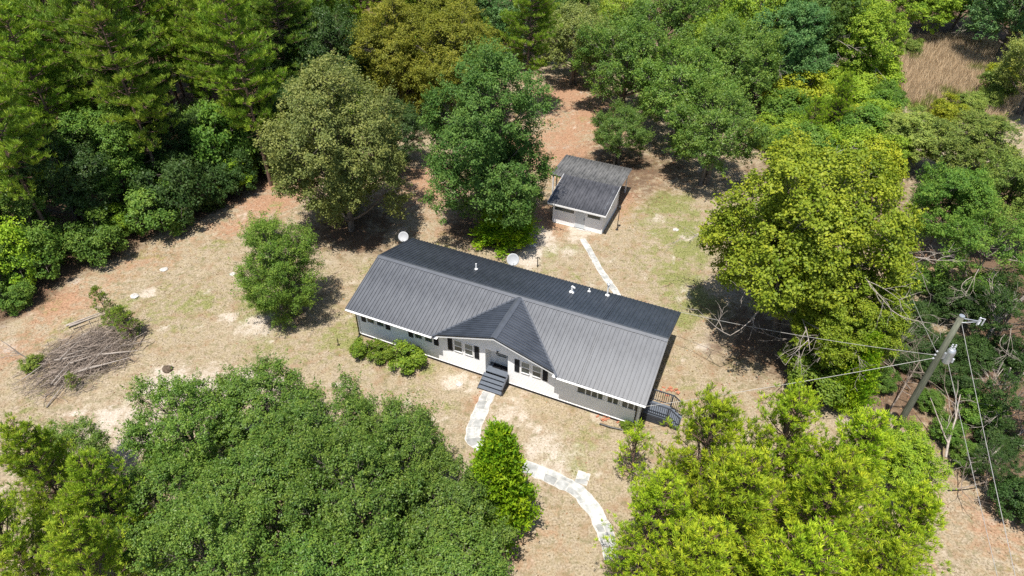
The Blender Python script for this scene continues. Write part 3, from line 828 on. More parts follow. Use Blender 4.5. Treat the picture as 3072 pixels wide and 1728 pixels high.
# ---------------------------------------------------------------- utility pole and its wires
PX, PY = 21.98, 24.84
pole = empty('utility_pole', (PX, PY, 0))
tag(pole, 'weathered wooden utility pole with a grey transformer at the right', 'utility pole')
MB().tube([(0, 0, -.3), (.0, 0, 3), (.0, 0, 7), (0, 0, 10.0)], [.185, .175, .155, .13], 14).build('shaft', M['polewood'], pole, smooth=True)
MB().lathe([(.14, 9.99), (.13, 10.03)], n=12).build('pole_top', M['galv'], pole)
arm = MB().tube([(.1, .0, 9.85), (.9, -.05, 9.72)], .03, 8).tube([(.1, 0, 9.55), (.9, -.05, 9.68)], .022, 8).build('arm_bracket', M['galv'], pole)
c_ = MB()
c_.tube([(.92, -.05, 9.5), (.92, -.05, 9.95)], .05, 8); c_.tube([(1.12, -.1, 9.5), (1.12, -.1, 9.9)], .035, 8); c_.tube([(.92, -.05, 9.92), (1.14, -.1, 9.9)], .02, 6)
c_.tube([(.85, -.2, 9.62), (1.15, .1, 9.62)], .025, 6)
c_.build('fuse_cutout', M['ceramic'], pole)
tr = MB().lathe([(.18, 6.85), (.215, 6.9), (.215, 7.62), (.2, 7.68), (.16, 7.76), (.05, 7.8)], (.46, -.06, 0), 20).build('transformer', M['galv'], pole, smooth=False)
for dx, dy in ((-.07, .06), (.08, .03)):
    MB().lathe([(.03, 7.74), (.055, 7.82), (.03, 7.88), (.055, 7.94), (.03, 8.0), (.04, 8.06)], (.46 + dx, -.06 + dy, 0), 10).build('bushing', M['ceramic'], tr)
MB().box(.1, .27, -.1, .02, 7.1, 7.5).build('mounting_bracket', M['galv'], tr)
MB().lathe([(.05, 6.95), (.05, 7.2)], (.70, -.18, 0), 10).build('arrester', M['ceramic'], tr)
ins = MB()
for z in (7.55, 7.3, 7.05): ins.lathe([(.03, -.06), (.05, 0), (.03, .06)], (-.22, .0, z), 8); ins.tube([(-.1, 0, z), (-.26, 0, z)], .015, 6)
ins.build('rack_insulator', M['ceramic'], pole)
def wire(a, b, sag, label, r=.012, n=16):
    a, b = Vector(a), Vector(b); pts = []
    for i in range(n + 1):
        t = i / n; q = a.lerp(b, t); q.z -= sag * 4 * t * (1 - t); pts.append(q)
    o = MB().tube(pts, r, 5).build('power_line', M['wire'])
    tag(o, label, 'power line', 'overhead wires at the utility pole')
hb = h2w(L, WR); hf = h2w(L, -WF)
wire((PX - .26, PY, 7.3), (hb[0], hb[1], ZB + .02), .25, 'service wire from the utility pole to the rear right roof corner', .014)
wire((PX - .26, PY, 7.05), (hf[0], hf[1], ZE - .05), .12, 'service wire from the utility pole to the front right roof corner', .014)
wire((PX + .1, PY - .12, 9.6), (16.6, 9.0, 9.55), .1, 'upper power line running down to the lower right frame edge')
wire((PX + .5, PY - .2, 6.95), (17.0, 9.0, 8.0), .1, 'lower power line running down to the lower right frame edge')
wire((PX - .26, PY, 7.55), (23.9, 33.5, 6.6), .15, 'thin wire running back from the utility pole into the trees')

# ---------------------------------------------------------------- brush pile, dead wood
def stick(mb, a, d, ln, r, rng, n=3, bend=.12):
    d = Vector(d).normalized(); a = Vector(a)
    pts = [a]; k = 4
    for i in range(k):
        d = (d + Vector((rng.uniform(-bend, bend), rng.uniform(-bend, bend), rng.uniform(-bend, bend) * .6))).normalized()
        pts.append(pts[-1] + d * ln / k)
    mb.tube(pts, [r * (1 - .8 * i / k) for i in range(k + 1)], n, cap=False)
    return pts
rng = random.Random(11)
bp = empty('brush_pile', (-27.6, 30.9, 0))
tag(bp, 'wide heap of grey dead branches and sticks on the dry lawn at left', 'brush pile')
ax = Vector((.62, .78, 0)).normalized(); bx = Vector((-ax.y, ax.x, 0))
mb = MB()
for i in range(1900):
    u, v = rng.gauss(0, .42), rng.gauss(0, .42)
    if u * u + v * v > 1: continue
    h = .75 * max(0, 1 - (u * u + v * v)) ** .7 * (0.6 + .4 * math.sin(3 * u + 1) * math.cos(2.5 * v))
    q = ax * u * 4.0 + bx * v * 3.1
    d = ax * rng.gauss(1, .35) + bx * rng.gauss(.0, .55) if rng.random() < .62 else Vector((rng.gauss(0, 1), rng.gauss(0, 1), 0))
    if rng.random() < .5: d = -d
    d.z = rng.gauss(0, .12)
    ln = rng.uniform(.6, 2.2)
    stick(mb, q + Vector((0, 0, rng.uniform(.15, 1.0) * h + .04)) - d.normalized() * ln / 2, d, ln, rng.uniform(.008, .024), rng)
tag(mb.build('stick', M['twig'], bp), 'tangle of thin grey-brown sticks', kind='stuff')
for i in range(24):
    u, v = rng.uniform(-.8, .8), rng.uniform(-.8, .8)
    h = .62 * max(.05, 1 - u * u - v * v)
    d = ax * rng.gauss(1, .2) + bx * rng.gauss(0, .45); d.z = rng.gauss(0, .07); ln = rng.uniform(1.4, 3.2)
    m1 = MB(); stick(m1, ax * u * 3.2 + bx * v * 2.4 + Vector((0, 0, h + .1)) - d.normalized() * ln / 2, d, ln, rng.uniform(.022, .045), rng, 6, .06)
    m1.build('branch', M['deadwood'] if rng.random() < .6 else M['twig'], bp)
for q, d, ln, r in (((-2.6, 2.7, .25), (.8, .55, .05), 2.6, .085), ((.2, -1.6, .35), (.92, .4, .03), 3.2, .09), ((-2.2, 2.5, .42), (.8, .58, 0), 2.3, .07), ((1.2, -.2, .5), (1, .25, -.05), 2.2, .07)):
    m1 = MB(); stick(m1, Vector(q), d, ln, r, rng, 8, .04); m1.build('log', M['deadwood'], bp)

def dead_branch(name, loc, d, ln, r, depth, seed, label, category, mat='deadwood', group=None, spread=.75):
    rng = random.Random(seed); mb = MB()
    def grow(a, d, ln, r, k):
        d = Vector(d).normalized(); pts = [Vector(a)]; n = 5
        for i in range(n):
            d = (d + Vector((rng.gauss(0, .13), rng.gauss(0, .13), rng.gauss(0, .09)))).normalized(); pts.append(pts[-1] + d * ln / n)
        mb.tube(pts, [r * (1 - .6 * i / n) for i in range(n + 1)], 6 if r > .03 else 4, cap=k == 0)
        if k < depth:
            for j in range(rng.randint(3, 5)):
                i = rng.randint(1, n); dd = (pts[i] - pts[i - 1]).normalized()
                grow(pts[i], dd + Vector((rng.gauss(0, spread), rng.gauss(0, spread), rng.gauss(.1, spread * .6))), ln * rng.uniform(.4, .65), r * (1 - .6 * i / n) * .65, k + 1)
    grow((0, 0, 0), d, ln, r, 0)
    o = mb.build(name, M[mat]); o.location = loc
    tag(o, label, category, group)
    return o
dead_branch('dead_sapling', (-30.9, 30.4, 0), (.05, .02, 1), 2.4, .05, 2, 5, 'bare pale dead sapling standing at the left end of the brush pile', 'dead tree')
dead_branch('fallen_branch', (25.4, 22.4, .5), (.9, .35, .12), 5.5, .085, 2, 8, 'long pale fallen branch sprawling below the pole wires', 'branch')
dead_branch('fallen_branch', (24.6, 23.6, .4), (.5, .8, .35), 4.2, .07, 2, 9, 'pale forked fallen branch behind the long one, right of the pole', 'branch')
dead_branch('fallen_branch', (23.0, 27.2, .2), (.6, .5, .5), 3.6, .05, 3, 10, 'tangle of tan dead twigs right behind the pole', 'branch', 'twig')
dead_branch('fallen_branch', (25.0, 28.9, .2), (-.5, .3, .6), 3.4, .05, 3, 12, 'tangle of tan dead twigs left of the transformer', 'branch', 'twig')
dead_branch('fallen_branch', (24.0, 21.7, .1), (.8, -.2, .3), 3.0, .045, 3, 13, 'low heap of dead twigs at the edge of the bare soil', 'branch', 'twig')
dead_branch('dead_tree', (29.8, 31.0, 0), (.35, .3, .8), 5.5, .16, 3, 14, 'leaning grey dead tree in the shade at the right frame edge', 'dead tree', spread=.6)
dead_branch('dead_tree', (27.8, 26.2, 0), (.1, .1, 1), 5.0, .09, 3, 15, 'grey leafless tree right of the pole wires', 'dead tree')
dead_branch('dead_tree', (27.5, 44.5, 0), (.0, -.15, 1), 5.5, .09, 3, 17, 'pale leafless tree between the sweetgum and the right woods', 'dead tree')
dead_branch('fallen_branch', (22.9, 29.6, .1), (0.7, 0.2, 0.5), 2.8, 0.04, 3, 30, 'arching tan dead twigs between the rounded shrub and the pole', 'branch', 'twig')
dead_branch('fallen_branch', (26.2, 25, .1), (-0.3, 0.6, 0.6), 3.2, 0.05, 3, 31, 'upright spray of dead twigs right of the pole foot', 'branch', 'twig')
dead_branch('fallen_branch', (26.8, 23, .1), (0.6, 0.5, 0.4), 4, 0.06, 3, 32, 'grey forked dead limb below the dark low tree', 'branch', 'twig')
dead_branch('fallen_branch', (27.4, 29.2, .1), (-0.5, 0.2, 0.5), 3.6, 0.05, 3, 33, 'tangle of grey dead twigs behind the transformer', 'branch', 'twig')
dead_branch('fallen_branch', (24.2, 31.6, .1), (0.3, -0.2, 0.7), 3, 0.045, 3, 34, 'thin dead sapling between the sweetgums and the pole', 'branch', 'twig')

TREE_LABELS = [
    ('large olive-green yard tree behind the left end of the house', None),
    ('tall dark green yard tree right behind the house, left of the shed', None),
    ('low bright green cedar at the foot of the tall tree, between house and shed', None),
    ('small feathery green tree standing alone left of the house', None),
    ('big yellow-green sweetgum with orange tinged top, right of the house', None),
    ('smaller sweetgum with dead grey twigs in front of the big sweetgum', None),
    ('dense rounded shrub between the sweetgums and the young pines at right', None),
    ('upright yellow-green cedar beside the rounded shrub, left of the utility pole', None),
    ('young pine nearest the side deck, at the top left of the foreground pines', 'young pines crowded in the foreground at lower right'),
    ('young pine at the top of the foreground pine stand, nearest the rounded shrub', 'young pines crowded in the foreground at lower right'),
    ('young pine beside the leafy tree below the utility pole', 'young pines crowded in the foreground at lower right'),
    ('young pine at the left edge of the right foreground pines, beside the lower stone walk', 'young pines crowded in the foreground at lower right'),
    ('broad young pine in the middle of the right foreground pine stand', 'young pines crowded in the foreground at lower right'),
    ('broad young pine on the right side of the foreground pine stand', 'young pines crowded in the foreground at lower right'),
    ('young pine at the right edge of the foreground stand, beside the bare soil', 'young pines crowded in the foreground at lower right'),
    ('young pine cut by the lower frame edge, left in the pine stand', 'young pines crowded in the foreground at lower right'),
    ('young pine cut by the lower frame edge, middle of the pine stand', 'young pines crowded in the foreground at lower right'),
    ('young pine cut by the lower frame edge, right in the pine stand', 'young pines crowded in the foreground at lower right'),
    ('thin sparse pine sapling in front of the right end of the house', None),
    ('bright green leafy tree at the foot of the utility pole', None),
    ('foreground pine whose tufted leader rises below the brush pile', 'pines in the foreground at lower left'),
    ('foreground pine at the left with a pointed leader, beside the water oaks', 'pines in the foreground at lower left'),
    ('foreground pine at the lower left frame corner', 'pines in the foreground at lower left'),
    ('foreground pine cut by the lower frame edge at the left', 'pines in the foreground at lower left'),
    ('water oak whose crown reaches farthest up toward the house, left of the shrubs', 'water oaks massed in the foreground'),
    ('water oak at the left end of the foreground oaks, below the brush pile', 'water oaks massed in the foreground'),
    ('water oak in the upper middle of the foreground oak mass', 'water oaks massed in the foreground'),
    ('water oak below the three house shrubs, beside the front walk', 'water oaks massed in the foreground'),
    ('water oak next to the lower left pines', 'water oaks massed in the foreground'),
    ('broad water oak in the left centre of the foreground oak mass', 'water oaks massed in the foreground'),
    ('broad water oak in the middle of the foreground oak mass', 'water oaks massed in the foreground'),
    ('water oak beside the bright cedar and the bare soil', 'water oaks massed in the foreground'),
    ('water oak cut by the lower frame edge, left one', 'water oaks massed in the foreground'),
    ('water oak cut by the lower frame edge, middle one', 'water oaks massed in the foreground'),
    ('water oak cut by the lower frame edge, right one', 'water oaks massed in the foreground'),
    ('thin water oak mixed among the lower left pines', None),
    ('bright yellow-green cedar on the right flank of the foreground oaks', None),
    ('leftmost of the three rounded shrubs at the house front', 'three shrubs along the house front'),
    ('middle of the three rounded shrubs at the house front', 'three shrubs along the house front'),
    ('largest and rightmost of the three rounded shrubs at the house front', 'three shrubs along the house front'),
    ('yellow-olive tree right behind the olive-green yard tree, left of a matching pair', None),
    ('yellow-olive tree behind the gap between the two big yard trees', None),
    ('yellow-olive tree at the top of the picture behind the other two olive trees', None),
    ('dark low oak behind the olive yard tree', None),
    ('pale olive oak at the back, above the red soil clearing', None),
    ('spreading oak behind the shed, left one beside the red soil clearing', None),
    ('spreading oak behind the shed, middle one hanging over the lawn', None),
    ('spreading oak at the top of the picture above the shed', None),
    ('oak drooping over the lawn right of the shed', None),
    ('wide oak at the back right of the spreading oaks', None),
    ('small dark oak leaning over the shed roof', None),
    ('pine with bare lower branches at the back, top centre', None),
    ('tall pine with reddish bare trunk standing forward from the left woods', None),
    ('bright flat-topped leafy tree at the edge of the left woods', None),
    ('slender green tree with pale stems at the back, left of the olive tree', None),
    ('bluish green tree at the back above the vine-covered shrubs', None),
    ('vine-covered light green tree left of the dry field', None),
    ('dark green tree at the top right corner beyond the dry field', None),
    ('dark green tree at the far end of the dry field', None),
    ('dark tree behind the dry field, next to the top right corner tree', None),
    ('light green tree at the far left corner of the dry field', None),
    ('pale green tree at the right edge of the dry field', None),
    ('pale green oak between the big sweetgum and the dry field', None),
    ('pale green oak below the dry field with dead twigs', None),
    ('light green tree at the right frame edge, with bare grey limbs', None),
    ('mid green tree right of the big sweetgum', None),
    ('mid green tree above the shaded thicket at right', None),
    ('tree coloured dark for shade at the right frame edge, level with the pole top', None),
    ('tree coloured dark for shade at the right frame edge, right of the pole wires', None),
    ('low tree coloured dark for shade among dead branches below the pole wires', None),
    ('bright green vine-covered shrub, next to the dry field, lower side of the tangle', 'vine-covered shrubs between the oaks and the dry field'),
    ('bright green vine-covered shrub, midway to the dry field, lower side of the tangle', 'vine-covered shrubs between the oaks and the dry field'),
    ('yellow-green vine-covered shrub, beside the oaks, centre of the tangle', 'vine-covered shrubs between the oaks and the dry field'),
    ('bright green vine-covered shrub, next to the dry field, centre of the tangle', 'vine-covered shrubs between the oaks and the dry field'),
    ('bright green vine-covered shrub, next to the dry field, upper side of the tangle', 'vine-covered shrubs between the oaks and the dry field'),
    ('mid green vine-covered shrub, next to the dry field, centre of the tangle', 'vine-covered shrubs between the oaks and the dry field'),
    ('mid green vine-covered shrub, beside the oaks, centre of the tangle', 'vine-covered shrubs between the oaks and the dry field'),
    ('yellow-green vine-covered shrub, beside the oaks, lower side of the tangle', 'vine-covered shrubs between the oaks and the dry field'),
    ('yellow-green vine-covered shrub, midway to the dry field, upper side of the tangle', 'vine-covered shrubs between the oaks and the dry field'),
    ('mid green vine-covered shrub, midway to the dry field, upper side of the tangle', 'vine-covered shrubs between the oaks and the dry field'),
    ('yellow-green vine-covered shrub, next to the dry field, lower side of the tangle', 'vine-covered shrubs between the oaks and the dry field'),
    ('yellow-green vine-covered shrub, next to the dry field, upper side of the tangle', 'vine-covered shrubs between the oaks and the dry field'),
    ('mid green vine-covered shrub, next to the dry field, lower side of the tangle', 'vine-covered shrubs between the oaks and the dry field'),
    ('mid green vine-covered shrub, midway to the dry field, lower side of the tangle', 'vine-covered shrubs between the oaks and the dry field'),
    ('bright green vine-covered shrub, beside the oaks, lower side of the tangle', 'vine-covered shrubs between the oaks and the dry field'),
    ('bright green vine-covered shrub, midway to the dry field, centre of the tangle', 'vine-covered shrubs between the oaks and the dry field'),
    ('bright green vine-covered shrub, midway to the dry field, upper side of the tangle', 'vine-covered shrubs between the oaks and the dry field'),
    ('feathery bright young pine in the tangle, upper of two', None),
    ('feathery bright young pine in the tangle, nearer the lawn', None),
    ('bright green shrub on the right rim of the dry field', 'shrubs ringing the dry field'),
    ('light green shrub on the right rim of the dry field', 'shrubs ringing the dry field'),
    ('light green shrub on the lower rim of the dry field', 'shrubs ringing the dry field'),
    ('bright green shrub on the lower rim of the dry field', 'shrubs ringing the dry field'),
    ('light green shrub on the left rim of the dry field', 'shrubs ringing the dry field'),
    ('mid green shrub in the shaded thicket, above the transformer', 'shrubs in the shaded thicket around the pole'),
    ('shrub coloured dark green for shade in the thicket, above the transformer', 'shrubs in the shaded thicket around the pole'),
    ('shrub coloured dark green for shade in the thicket, left of the pole', 'shrubs in the shaded thicket around the pole'),
    ('shrub coloured dark green for shade in the thicket, right of the pole', 'shrubs in the shaded thicket around the pole'),
    ('mid green shrub in the shaded thicket, right of the pole', 'shrubs in the shaded thicket around the pole'),
    ('mid green shrub in the shaded thicket, left of the pole', 'shrubs in the shaded thicket around the pole'),
    ('shrub coloured dark green for shade in the thicket, below the wires', 'shrubs in the shaded thicket around the pole'),
    ('low mid green shrub at the left woods edge, at the left frame edge', 'understory shrubs along the yard edge of the left woods'),
    ('tall bright green shrub at the left woods edge, at the left frame edge', 'understory shrubs along the yard edge of the left woods'),
    ('tall mid green shrub at the left woods edge, behind the brush pile', 'understory shrubs along the yard edge of the left woods'),
    ('rounded mid green shrub at the left woods edge, behind the brush pile', 'understory shrubs along the yard edge of the left woods'),
    ('rounded mid green shrub at the left woods edge, left of the feathery tree', 'understory shrubs along the yard edge of the left woods'),
    ('low bright green shrub at the left woods edge, left of the feathery tree', 'understory shrubs along the yard edge of the left woods'),
    ('rounded dark green shrub at the left woods edge, left of the feathery tree', 'understory shrubs along the yard edge of the left woods'),
    ('tall mid green shrub at the left woods edge, left of the feathery tree', 'understory shrubs along the yard edge of the left woods'),
    ('tall dark green shrub at the left woods edge, left of the feathery tree', 'understory shrubs along the yard edge of the left woods'),
    ('rounded dark green shrub at the left woods edge, near the feathery tree', 'understory shrubs along the yard edge of the left woods'),
    ('tall dark green shrub at the left woods edge, near the feathery tree', 'understory shrubs along the yard edge of the left woods'),
    ('tall mid green shrub at the left woods edge, near the feathery tree', 'understory shrubs along the yard edge of the left woods'),
    ('tall dark green shrub at the left woods edge, behind the olive yard tree', 'understory shrubs along the yard edge of the left woods'),
    ('tall mid green shrub at the left woods edge, behind the olive yard tree', 'understory shrubs along the yard edge of the left woods'),
    ('tall bright green shrub at the left woods edge, behind the olive yard tree', 'understory shrubs along the yard edge of the left woods'),
    ('rounded mid green shrub at the left woods edge, behind the olive yard tree', 'understory shrubs along the yard edge of the left woods'),
    ('mid green leafy tree under the left woods pines, near the left frame edge', 'mid-height leafy trees inside the left woods edge'),
    ('dark green leafy tree under the left woods pines, near the left frame edge', 'mid-height leafy trees inside the left woods edge'),
    ('mid green leafy tree under the left woods pines, above the brush pile', 'mid-height leafy trees inside the left woods edge'),
    ('dark green leafy tree under the left woods pines, left of the feathery tree', 'mid-height leafy trees inside the left woods edge'),
    ('mid green leafy tree under the left woods pines, left of the feathery tree', 'mid-height leafy trees inside the left woods edge'),
    ('mid green leafy tree under the left woods pines, beside the olive yard tree', 'mid-height leafy trees inside the left woods edge'),
    ('dark green leafy tree under the left woods pines, beside the olive yard tree', 'mid-height leafy trees inside the left woods edge'),
    ('tall bright pine in the left woods, at the left frame edge, top of the picture', 'pines of the left woods'),
    ('mid green broadleaf tree among the left pines, toward the top of the picture', 'broadleaf trees among the left pines'),
    ('tall bright pine in the left woods, at the left frame edge, middle rows', 'pines of the left woods'),
    ('tall darker pine in the left woods, left part, top of the picture', 'pines of the left woods'),
    ('tall bright pine in the left woods, middle part, top of the picture', 'pines of the left woods'),
    ('tall bright pine in the left woods, right part, top of the picture', 'pines of the left woods'),
    ('tall bright pine in the left woods, beside the olive trees, top of the picture', 'pines of the left woods'),
    ('tall darker pine in the left woods, beside the olive trees, top of the picture', 'pines of the left woods'),
    ('tall bright pine in the left woods, at the left frame edge, back rows', 'pines of the left woods'),
    ('tall darker pine in the left woods, right part, top of the picture', 'pines of the left woods'),
    ('tall bright pine in the left woods, right part, back rows', 'pines of the left woods'),
    ('dark green broadleaf tree among the left pines, toward the top of the picture', 'broadleaf trees among the left pines'),
    ('tall darker pine in the left woods, at the left frame edge, back rows', 'pines of the left woods'),
    ('mid green broadleaf tree among the left pines, near the left frame edge', 'broadleaf trees among the left pines'),
    ('tall bright pine in the left woods, left part, back rows', 'pines of the left woods'),
    ('tall bright pine in the left woods, left part, top of the picture', 'pines of the left woods'),
    ('tall darker pine in the left woods, middle part, top of the picture', 'pines of the left woods'),
    ('tall darker pine in the left woods, middle part, back rows', 'pines of the left woods'),
    ('dark green broadleaf tree among the left pines, near the left frame edge', 'broadleaf trees among the left pines'),
    ('tall darker pine in the left woods, at the left frame edge, top of the picture', 'pines of the left woods'),
    ('tall darker pine in the left woods, left part, back rows', 'pines of the left woods'),
    ('tall bright pine in the left woods, middle part, back rows', 'pines of the left woods'),
    ('tall bright pine in the left woods, left part, middle rows', 'pines of the left woods'),
    ('dark green tree in the far woods at the top, above the spreading oak', 'trees of the far woods'),
    ('mid green tree in the far woods at the top, above the vine tangle', 'trees of the far woods'),
    ('bright green tree in the far woods at the top, above the vine tangle', 'trees of the far woods'),
    ('dark green tree in the far woods at the top, above the vine tangle', 'trees of the far woods'),
    ('bright green tree in the far woods at the top, above the spreading oak', 'trees of the far woods'),
    ('mid green tree in the far woods at the top, above the spreading oak', 'trees of the far woods'),
    ('mid green tree in the far woods at the top, left of the red soil clearing', 'trees of the far woods'),
    ('light green tree in the woods at the right frame edge, upper part', 'trees of the right woods'),
]
